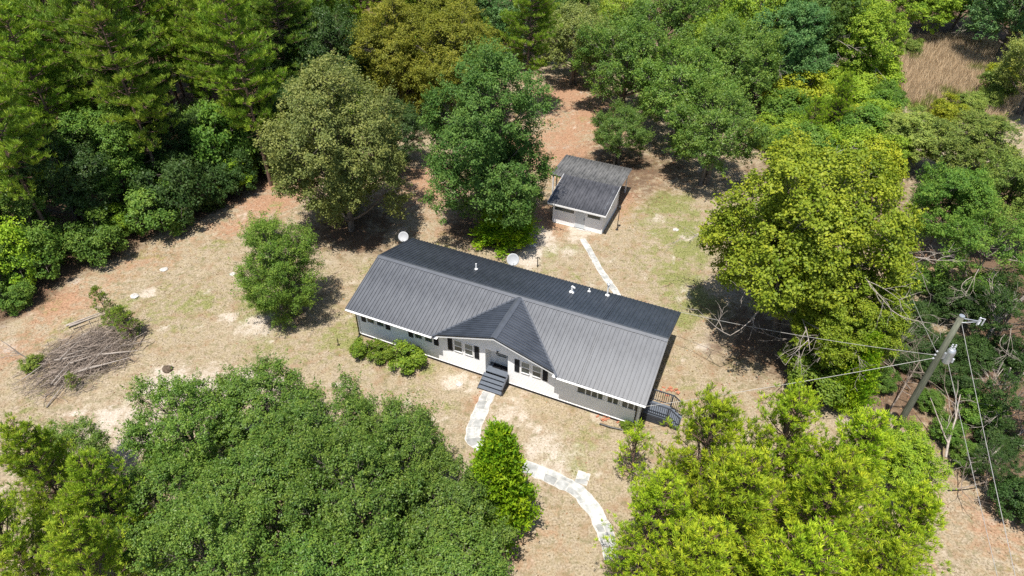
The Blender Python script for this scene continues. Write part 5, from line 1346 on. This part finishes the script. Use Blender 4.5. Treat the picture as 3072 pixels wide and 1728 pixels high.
def broadleaf(seed, R, Rz, zc, lobes=18, clumps=26, leaves=62, leaf=(.17, .10), clump_r=.62, up=.8, zmin=.35, bark_='bark', mat='leaf', trunk_r=.2, stems=1, dead=0, lobe_r=.40, droop=0.0, bottom=1.72, sprigs=0, inner=None):
    rng = np.random.default_rng(seed)
    c0 = np.array([0, 0, zc]); S = np.array([R, R, Rz])
    i = np.arange(lobes) + .5
    ph = np.arccos(1 - bottom * i / lobes); th = math.pi * (1 + 5 ** .5) * i + rng.uniform(0, 6.28)
    d = np.stack([np.cos(th) * np.sin(ph), np.sin(th) * np.sin(ph), np.cos(ph)], 1)
    d = unit(d + rng.normal(size=d.shape) * .16)
    rad_ = rng.uniform(.45, .80, (lobes, 1))
    lc = c0 + d * S * rad_
    lr = lobe_r * rng.uniform(.72, 1.22, lobes)
    # a few inner lobes close the middle
    k_in = max(3, lobes // 5) if inner is None else inner
    lc = np.r_[lc, c0 + rng.normal(size=(k_in, 3)) * S * .22]; lr = np.r_[lr, np.full(k_in, lobe_r * .9)]
    d = np.r_[d, unit(rng.normal(size=(k_in, 3)))]
    cp = []; ct = []; co = []
    for j in range(len(lc)):
        m = int(clumps * (lr[j] / lobe_r) ** 2)
        dd = unit(rng.normal(size=(m, 3)) + d[j] * .7 + np.array([0, 0, .25]))
        q = lc[j] + dd * (S * .5 + R * .5) * lr[j] * (.6 + .75 * rng.beta(2.0, 3.2, (m, 1)))
        q[:, 2] -= droop * np.linalg.norm((q - c0)[:, :2], axis=1) * .3
        cp.append(q); co.append(np.full(m, j)); ct.append(dd)
    cp = np.concatenate(cp); ct = np.concatenate(ct); co = np.concatenate(co)
    ok = cp[:, 2] > zmin
    cp, ct, co = cp[ok], ct[ok], co[ok]
    tone_l = rng.uniform(.25, .75, len(lc)); n = leaves
    tone_c = tone_l[co] * .5 + rng.uniform(0, 1, len(cp)) * .5
    # leaves
    cr = clump_r * rng.uniform(.6, 1.25, len(cp))
    off = rng.normal(size=(len(cp), n, 3)); off = off / np.linalg.norm(off, axis=2, keepdims=True) * rng.uniform(0, 1, (len(cp), n, 1)) ** .45
    off[..., 2] *= .62
    pos = cp[:, None] + off * cr[:, None, None]
    outw = unit(pos - c0)
    nr = outw * .55 + unit(off) * .35 + np.array([0, 0, up]) + rng.normal(size=pos.shape) * .62
    tone = np.clip(tone_c[:, None] * .62 + rng.uniform(0, 1, (len(cp), n)) * .38, 0, 1)
    pos = pos.reshape(-1, 3); nr = nr.reshape(-1, 3); tone = tone.ravel()
    if sprigs:                                      # thin leafy shoots that feather the outline
        pick = rng.integers(0, len(cp), sprigs); sd = unit((cp[pick] - c0) / S * .9 + np.array([0, 0, .55]) + rng.normal(size=(sprigs, 3)) * .45)
        ns = 34; u_ = rng.uniform(0, 1, (sprigs, ns, 1)); ln_ = rng.uniform(.5, 1.25, (sprigs, 1, 1))
        sp_ = cp[pick][:, None] + sd[:, None] * u_ * ln_ + rng.normal(size=(sprigs, ns, 3)) * (.17 * (1.15 - u_))
        sn_ = sd[:, None] * .3 + np.array([0, 0, up]) + rng.normal(size=sp_.shape) * .7
        st_ = np.clip(rng.uniform(.3, 1, (sprigs, 1)) * .6 + rng.uniform(0, .4, (sprigs, ns)), 0, 1)
        pos = np.r_[pos, sp_.reshape(-1, 3)]; nr = np.r_[nr, sn_.reshape(-1, 3)]; tone = np.r_[tone, st_.ravel()]
    ok = pos[:, 2] > zmin * .5
    pos, nr, tone = pos[ok], nr[ok], tone[ok]
    sc = rng.uniform(.65, 1.25, len(pos))
    v, f = leaf_quads(pos, nr, leaf[0] * sc, leaf[1] * sc, rng)
    crown = mesh_np('crown', v, f, {'v': ('FACE', tone)}, M[mat])
    # wood
    paths = []
    for s in range(stems):
        a = rng.uniform(0, 6.28); foot = np.array([math.cos(a), math.sin(a), 0]) * (.25 * R if stems > 1 else 0)
        topp = c0 + np.array([rng.normal() * .08 * R + foot[0] * .8, rng.normal() * .08 * R + foot[1] * .8, Rz * .35])
        tp = bez(foot * .3 - np.array([0, 0, .15]), topp, rng.normal(size=3) * .12 * R * np.array([1, 1, 0]), rng, 8)
        paths.append((tp, list(np.linspace(trunk_r, trunk_r * .22, 8)), 9))
        own = [j for j in range(len(lc)) if j % stems == s]
        for j in own:
            k = int(np.clip(np.interp(lc[j][2] - .35 * Rz, tp[:, 2], np.arange(8)), 1, 6)); a0 = tp[k]
            rr = trunk_r * (.5 - .04 * k)
            lp_ = bez(a0, lc[j], np.array([0, 0, -.12 * R]), rng, 6)
            paths.append((lp_, list(np.linspace(rr, rr * .25, 6)), 6))
            mine = np.where(co == j)[0]
            for q in mine[::3]:
                b0 = lp_[rng.integers(3, 6)]
                paths.append((bez(b0, cp[q], np.array([0, 0, -.05]), rng, 4), [.024, .019, .013, .007], 3))
    trunk = wood(paths, 'trunk', M[bark_])
    extra = None
    if dead:
        extra = []
        for s in range(dead):
            dp = []
            a = rng.uniform(0, 6.28); el = rng.uniform(-.5, .15)
            b0 = c0 + np.array([math.cos(a) * .45 * R, math.sin(a) * .45 * R, el * Rz])
            dirn = unit(np.array([math.cos(a), math.sin(a), rng.uniform(-.5, .2)]))
            def twig(p0, d0, ln, r, k):
                pts = bez(p0, p0 + d0 * ln, rng.normal(size=3) * .1 * ln, rng, 5)
                dp.append((pts, list(np.linspace(r, r * .35, 5)), 4))
                if k < 3:
                    for _ in range(3):
                        twig(pts[rng.integers(1, 5)], unit(d0 + rng.normal(size=3) * .55), ln * rng.uniform(.4, .7), r * .6, k + 1)
            twig(b0, dirn, R * .62, .045, 0)
            extra.append(wood(dp, 'dead_branch', M['deadwood']))
    return trunk, crown, extra

def needles(pos, d, rng, n, ln, wd, spread=.95):
    """tufts: n thin blades fanning round each shoot direction d."""
    m = len(pos)
    a = np.repeat(unit(d), n, 0); p0 = np.repeat(pos, n, 0)
    q = unit(a + perp(a, rng) * rng.uniform(.15, spread * 1.5, (m * n, 1)))
    l_ = ln * rng.uniform(.7, 1.15, (m * n, 1))
    side = unit(np.cross(q, rng.normal(size=q.shape))) * wd * .5
    base = p0 + a * rng.uniform(-.45, .1, (m * n, 1)) * ln
    v = np.stack([base - side * .5, base + q * l_ * .55 - side, base + q * l_ , base + q * l_ * .55 + side], 1)
    return v.reshape(-1, 3), np.arange(m * n * 4).reshape(-1, 4)

def pine(seed, h, R, z0, whorl=.62, per=5, shoot_gap=.34, n=11, ln=.27, wd=.045, trunk_r=.17, top_pow=.62, lift=.35, dens=1.0, bare=True, gap=.0):
    rng = np.random.default_rng(seed)
    lean = rng.normal(size=2) * .015 * h
    def axis(z): t = z / h; return np.array([lean[0] * t * t, lean[1] * t * t, z])
    paths = [([axis(z) for z in np.linspace(-.15, h * .985, 10)], list(np.linspace(trunk_r, .02, 10)), 8)]
    tp = []; td = []; tone = []
    z = z0
    while z < h - .25:
        t = (z - z0) / (h - z0)
        prof = (1 - t) ** top_pow * min(1, .45 + t * 2.2)
        for j in range(per):
            if rng.random() < gap: continue
            a = rng.uniform(0, 6.28) ; L_ = R * prof * rng.uniform(.6, 1.12) + .25
            el = -.12 + lift * (.4 + t * 1.4) + rng.normal() * .1
            d0 = np.array([math.cos(a) * math.cos(el), math.sin(a) * math.cos(el), math.sin(el)])
            p0 = axis(z + rng.uniform(-.2, .2)); p1 = p0 + d0 * L_
            pts = bez(p0, p1 + np.array([0, 0, .12 * L_]), np.array([0, 0, -.10 * L_]), rng, 6)
            paths.append((pts, list(np.linspace(.018 + .012 * L_, .008, 6)), 4))
            tb = rng.uniform(.2, .8)
            ns = max(2, int(L_ / shoot_gap * dens))
            for s in range(ns):
                u = .25 + .75 * (s + rng.uniform(0, 1)) / ns; u = min(u, 1)
                i = int(min(u * 5, 4.999)); fr = u * 5 - i; q = pts[i] * (1 - fr) + pts[min(i + 1, 5)] * fr
                bd = unit(pts[min(i + 1, 5)] - pts[i])
                for sd in ((-1, 1) if u < .97 else (0,)):
                    sidev = np.cross(bd, [0, 0, 1.]); sl = (.16 + .42 * (1 - u) + rng.uniform(0, .2)) * min(1.2, .5 + L_ * .25)
                    dd = unit(bd * .6 + sidev * sd * .8 + np.array([0, 0, .35]) + rng.normal(size=3) * .2)
                    e = q + dd * sl
                    if sd: paths.append(([q, q + dd * sl * .5 - np.array([0, 0, .02]), e], [.010, .008, .005], 3))
                    k_ = max(1, int(sl / .26))
                    for w_ in range(k_):
                        tp.append(q + dd * sl * (1 - .55 * w_ / max(1, k_))); td.append(unit(dd * .45 + np.array([0, 0, .9]) + rng.normal(size=3) * .16)); tone.append(np.clip(tb * .5 + rng.uniform(0, .5), 0, 1))
        z += whorl * rng.uniform(.75, 1.25) * (1.0 if t < .75 else .7)
    for k in range(5):
        tp.append(axis(h - .12 * k)); td.append(np.array([rng.normal() * .3, rng.normal() * .3, 1.])); tone.append(.7)
    if bare:                                        # dead stubs below the crown
        for k in range(10):
            zz = rng.uniform(z0 * .4, z0); a = rng.uniform(0, 6.28); L_ = rng.uniform(.4, 1.6)
            p0 = axis(zz); paths.append((bez(p0, p0 + np.array([math.cos(a) * L_, math.sin(a) * L_, .1 * L_]), np.array([0, 0, -.1]), rng, 4), [.03, .022, .015, .008], 4))
    tp, td, tone = np.array(tp), np.array(td), np.array(tone)
    v, f = needles(tp, td, rng, n, ln, wd)
    tn = np.clip(np.repeat(tone, n) * .7 + rng.uniform(0, .3, len(f)), 0, 1)
    return wood(paths, 'trunk', M['pinebark']), mesh_np('crown', v, f, {'v': ('FACE', tn)}, M['needle']), None

def cedar(seed, h, R):
    rng = np.random.default_rng(seed)
    paths = [([(0, 0, -.1), (0, 0, h * .5), (0, 0, h * .97)], [.11, .06, .015], 7)]
    P0 = []; D0 = []; T0 = []
    nb = 190
    for j in range(nb):
        t = (j + .5) / nb; z = .1 + (h - .35) * t ** .95; a = j * 2.4 + rng.uniform(-.4, .4)
        L_ = R * (1 - t) ** .72 * rng.uniform(.7, 1.15) + .18
        d = np.array([math.cos(a), math.sin(a), .45 + .7 * t]); d = unit(d)
        p0 = np.array([0, 0, z]); e = p0 + d * L_
        paths.append(([p0, p0 + d * L_ * .5, e], [.018, .012, .006], 3))
        tb = rng.uniform(.2, .9)
        m = int(26 + 46 * L_)
        u = rng.uniform(.35, 1.08, m)[:, None]
        q = p0 + d * L_ * u + rng.normal(size=(m, 3)) * .17
        P0.append(q); D0.append(unit(d * .7 + np.array([0, 0, .6]) + rng.normal(size=(m, 3)) * .5)); T0.append(np.clip(tb * .6 + rng.uniform(0, .4, m), 0, 1))
    P0, D0, T0 = map(np.concatenate, (P0, D0, T0))
    v, f = needles(P0, D0, rng, 3, .24, .07, .6)
    return wood(paths, 'trunk', M['bark']), mesh_np('crown', v, f, {'v': ('FACE', np.repeat(T0, 3))}, M['needle']), None

def shrub(seed, R, Rz, zc, leaf=(.16, .095), lobes=11, clumps=13, leaves=46, clump_r=.36, mat='leaf'):
    return broadleaf(seed, R, Rz, zc, lobes, clumps, leaves, leaf, clump_r, up=.75, zmin=.06, trunk_r=.045, stems=3, lobe_r=.42, mat=mat)

PROTO = {
    'oak': lambda: broadleaf(1, 4.0, 3.9, 5.0, 30, 22, 54, (.145, .075), .42, mat='waxleaf', stems=3, lobe_r=.25, sprigs=420, inner=1),
    'oakb': lambda: broadleaf(2, 4.2, 4.2, 5.2, 31, 22, 54, (.145, .075), .42, mat='waxleaf', trunk_r=.24, lobe_r=.25, sprigs=420, inner=1),
    'pear': lambda: broadleaf(3, 5.4, 7.0, 7.0, 46, 26, 64, (.155, .10), .56, trunk_r=.26, lobe_r=.27, zmin=.5, bottom=1.86, sprigs=260),
    'ash': lambda: broadleaf(4, 5.0, 7.2, 7.2, 46, 27, 62, (.18, .085), .56, trunk_r=.26, lobe_r=.27, droop=.25, zmin=.5, bottom=1.9, sprigs=300),
    'gum': lambda: broadleaf(5, 5.8, 6.8, 7.6, 46, 25, 84, (.155, .12), .56, trunk_r=.27, lobe_r=.26, dead=9, zmin=.9, up=.6, sprigs=260),
    'lime': lambda: broadleaf(6, 4.5, 5.0, 6.2, 34, 23, 54, (.17, .105), .52, trunk_r=.2, lobe_r=.28, dead=3, zmin=.8, sprigs=240),
    'thin': lambda: broadleaf(26, 4.5, 5.0, 6.2, 24, 15, 40, (.17, .105), .50, trunk_r=.2, lobe_r=.26, dead=10, zmin=.8, sprigs=160, inner=0),
    'fine': lambda: broadleaf(7, 2.6, 3.8, 4.1, 28, 26, 62, (.14, .042), .36, trunk_r=.08, stems=4, lobe_r=.34, up=.45, zmin=.15, bottom=1.9, sprigs=320),
    'pine': lambda: pine(8, 17.5, 3.7, 5.5, whorl=.55, per=6, shoot_gap=.36, n=18, ln=.36, wd=.048),
    'pineb': lambda: pine(9, 18.4, 3.9, 6.0, whorl=.62, per=6, shoot_gap=.36, n=18, ln=.38, wd=.048, gap=.12),
    'ypine': lambda: pine(10, 9.6, 3.0, .9, whorl=.40, per=6, shoot_gap=.27, n=18, ln=.24, wd=.034, trunk_r=.12, lift=.6, bare=False),
    'ypineb': lambda: pine(11, 9.2, 3.1, .8, whorl=.42, per=6, shoot_gap=.27, n=18, ln=.24, wd=.034, trunk_r=.12, lift=.55, bare=False, gap=.05),
    'sapling': lambda: pine(12, 3.0, .85, .35, whorl=.34, per=4, shoot_gap=.26, n=12, ln=.22, wd=.036, trunk_r=.035, lift=.7, bare=False),
    'cedar': lambda: cedar(13, 7.3, 1.75),
    'shrub': lambda: shrub(14, 1.5, 1.2, 1.15, (.115, .07), 12, 16, 60, .34),
    'shrubb': lambda: shrub(15, 1.7, 1.5, 1.45, (.135, .085), 13, 15, 60, .38),
    'bush': lambda: shrub(16, .75, .62, .6, (.11, .06), 10, 10, 36, .2),
}
CATEGORY = {'shrub': 'shrub', 'foundation_shrub': 'shrub', 'flowering_shrub': 'shrub'}
made = {}
rng = random.Random(77)
EXTRA = [('pine_tree', 'sapling', -27.87, 34.69, .8, .85, (.15, .24, .03), ('slender pine sapling just above the brush pile', None)),
         ('pine_tree', 'sapling', -25.5, 32.9, 1.0, .8, (.13, .22, .03), ('bushy pine sapling at the right end of the brush pile', None)),
         ('pine_tree', 'sapling', -26.9, 33.9, 1.0, .45, (.12, .20, .03), ('low spreading pine sapling between the other two by the brush pile', None)),
         ('pine_tree', 'sapling', -27.0, 28.3, .5, .4, (.15, .22, .04), ('tiny pine seedling in front of the brush pile', None)),
         ('shrub', 'bush', -30.6, 30.0, .8, .7, (.13, .19, .03), ('small weedy bush beside the dead sapling', None)),
         ('shrub', 'bush', 6.9, 25.6, .5, .5, (.13, .22, .02), ('tiny green weed clump by the drain pipe', None)),
         ('shrub', 'bush', 10.9, 25.4, .8, .7, (.13, .22, .02), ('small green weed at the foot of the side deck steps', None))]
for row in [(*t[:7], TREE_LABELS[t[7]]) for t in TREES] + EXTRA:
    name, proto, x, y, sR, sz, col, (label, group) = row
    if proto not in made:
        made[proto] = PROTO[proto]()
    trunk, crown, extra = made[proto]
    z = float(ground_z(x, y)) - .03
    t = empty(name, (x, y, z), rng.uniform(0, 6.28))
    t.scale = (sR, sR, sz)
    obj('trunk', trunk, None, t)
    c = obj('crown', crown, None, t)
    j = rng.uniform(.88, 1.12); jg = rng.uniform(.95, 1.05)
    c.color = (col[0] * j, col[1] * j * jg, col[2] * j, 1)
    if extra is not None and (proto in ('gum', 'thin') or sR > .75):
        for e in extra: obj('dead_branch', e, None, t)
    tag(t, label, CATEGORY.get(name, 'tree'), group)

# ---------------------------------------------------------------- dry grass, field grass, fallen leaves
def blades(x, y, z, rng, h, w, lean):
    n = len(x); a = rng.uniform(0, 6.28, n); b = rng.uniform(0, 6.28, n)
    p = np.stack([x, y, z], 1); s = np.stack([np.cos(a), np.sin(a), np.zeros(n)], 1) * (w / 2)[:, None]
    t = p + np.stack([np.cos(b) * lean * h, np.sin(b) * lean * h, h], 1)
    v = np.stack([p - s, p + s, t], 1).reshape(-1, 3)
    return v, np.arange(3 * n).reshape(-1, 3)
k = Nodes('grass_blade')
at = k.n('Attribute', attribute_name='tint'); b = k.principled(at.outputs['Color'], .8, .1)
tr = k.n('BsdfTranslucent'); k.l(at.outputs['Color'], tr.inputs['Color'])
mx = k.n('MixShader'); mx.inputs[0].default_value = .25; k.l(b.outputs[0], mx.inputs[1]); k.l(tr.outputs[0], mx.inputs[2])
M['grass'] = k.done(mx)
g = np.random.default_rng(3)
n = 260000
x = g.uniform(-36, 28, n); y = g.uniform(14, 60, n)
hx_, hy_ = w2h(x, y)
free = ~((hx_ > .2) & (hx_ < 19.5) & (hy_ > -3.6) & (hy_ < 3.8)) & ~((hx_ > 7.1) & (hx_ < 11.6) & (hy_ > 14.3) & (hy_ < 18.8)) & ~((hx_ > 9.4) & (hx_ < 11.3) & (hy_ > -4.7) & (hy_ < -3.4))
PATHS = [np.array([(-1.32, 28.35), (-1.72, 27.1), (-2.12, 25.76), (-2.2, 24.7), (-1.2, 23.85), (.39, 23.1), (2.37, 22.19), (3.75, 21.38), (4.45, 20.3), (4.94, 19.15), (5.2, 17.5)]), np.array([(4.15, 22.6), (3.86, 21.82)]), np.array([(5.62, 44.75), (6.69, 40.7), (7.95, 37.0)])]
for pp, hw in zip(PATHS, (.46, .4, .34)):
    for a, b in zip(pp[:-1], pp[1:]):
        ab = b - a; t = np.clip(((x - a[0]) * ab[0] + (y - a[1]) * ab[1]) / (ab @ ab), 0, 1)
        free &= np.hypot(x - a[0] - t * ab[0], y - a[1] - t * ab[1]) > hw * g.uniform(.9, 1.15, n)
cg, cp_, cc, cl = cover(x, y)
dens = np.clip(.30 + .9 * fbm(x, y, 1.2, 88) + .5 * cg - .75 * cp_ - .55 * cc - .7 * cl, 0, 1) ** 1.4
free &= (g.uniform(0, 1, n) < dens) & (edge_dist(x, y) < 1.5)
x, y, cg, cc = x[free], y[free], cg[free], cc[free]
n = len(x)
hh = g.uniform(.03, .085, n) * (1 + .6 * cg); ww = g.uniform(.02, .055, n)
v, f = blades(x, y, ground_z(x, y) - .005, g, hh, ww, g.uniform(.3, 1.3, n))
m = np.clip(cg * 1.2 + g.normal(0, .22, n), 0, 1)[:, None]; tt = g.uniform(.45, 1.25, n)[:, None]
tint = (np.array([.38, .305, .18]) * (1 - m) + np.array([.17, .22, .045]) * m) * tt
tint = np.where((g.uniform(0, 1, n) < .12)[:, None], np.array([.22, .13, .07]) * tt, tint)
tag(obj('dry_grass', mesh_np('dry_grass', v, f, {'tint': ('FACE', tint)}, M['grass'])), 'thin dry straw grass over the lawn', 'grass', kind='stuff')
# tall tan grass of the field
n = 80000
FLD = [(44.3, 79.6), (50.7, 90.4), (60, 90.6), (66, 84), (57, 72.9), (49.5, 64.5), (42.5, 69.6)]
x = g.uniform(42, 67, n); y = g.uniform(64, 92, n); ins = np.zeros(n, bool)
j = len(FLD) - 1
for i in range(len(FLD)):
    (xi, yi), (xj, yj) = FLD[i], FLD[j]
    ins ^= ((yi > y) != (yj > y)) & (x < (xj - xi) * (y - yi) / (yj - yi) + xi); j = i
x, y = x[ins], y[ins]; n = len(x)
v, f = blades(x, y, ground_z(x, y), g, g.uniform(.5, 1.3, n), g.uniform(.05, .12, n), g.uniform(.1, .5, n))
tint = np.array([.58, .445, .285]) * g.uniform(.65, 1.25, n)[:, None]
mm = (fbm(x, y, .35, 12) + .012 * (74 - y) > .60)[:, None]; tint = np.where(mm, np.array([.26, .27, .08]) * g.uniform(.6, 1.25, n)[:, None], tint)
tag(obj('field_grass', mesh_np('field_grass', v, f, {'tint': ('FACE', tint)}, M['grass'])), 'tall tan dry grass filling the clearing at upper right', 'grass', kind='stuff')
# fallen leaves
n = 60000
x = g.uniform(-36, 34, n); y = g.uniform(14, 76, n)
cg, cp_, cc, cl = cover(x, y)
ok = g.uniform(0, 1, n) < np.clip(.03 + .75 * cl + .15 * cc, 0, .9)
hx_, hy_ = w2h(x, y)
ok &= ~((hx_ > .2) & (hx_ < 19.6) & (hy_ > -3.7) & (hy_ < 3.9)) & ~((hx_ > 7.1) & (hx_ < 11.6) & (hy_ > 14.3) & (hy_ < 18.8))
x, y = x[ok], y[ok]; n = len(x)
p = np.stack([x, y, ground_z(x, y) + .02], 1); nr = np.array([0, 0, 1.]) + g.normal(size=(n, 3)) * .35
v, f = leaf_quads(p, nr, g.uniform(.08, .17, n), g.uniform(.05, .11, n), g)
tint = np.array([.26, .14, .075]) * g.uniform(.45, 1.5, n)[:, None] * np.stack([np.ones(n), g.uniform(.85, 1.25, n), g.uniform(.8, 1.3, n)], 1)
tag(obj('leaf_litter', mesh_np('leaf_litter', v, f, {'tint': ('FACE', tint)}, M['grass'])), 'brown fallen leaves scattered under the trees', 'leaf litter', kind='stuff')
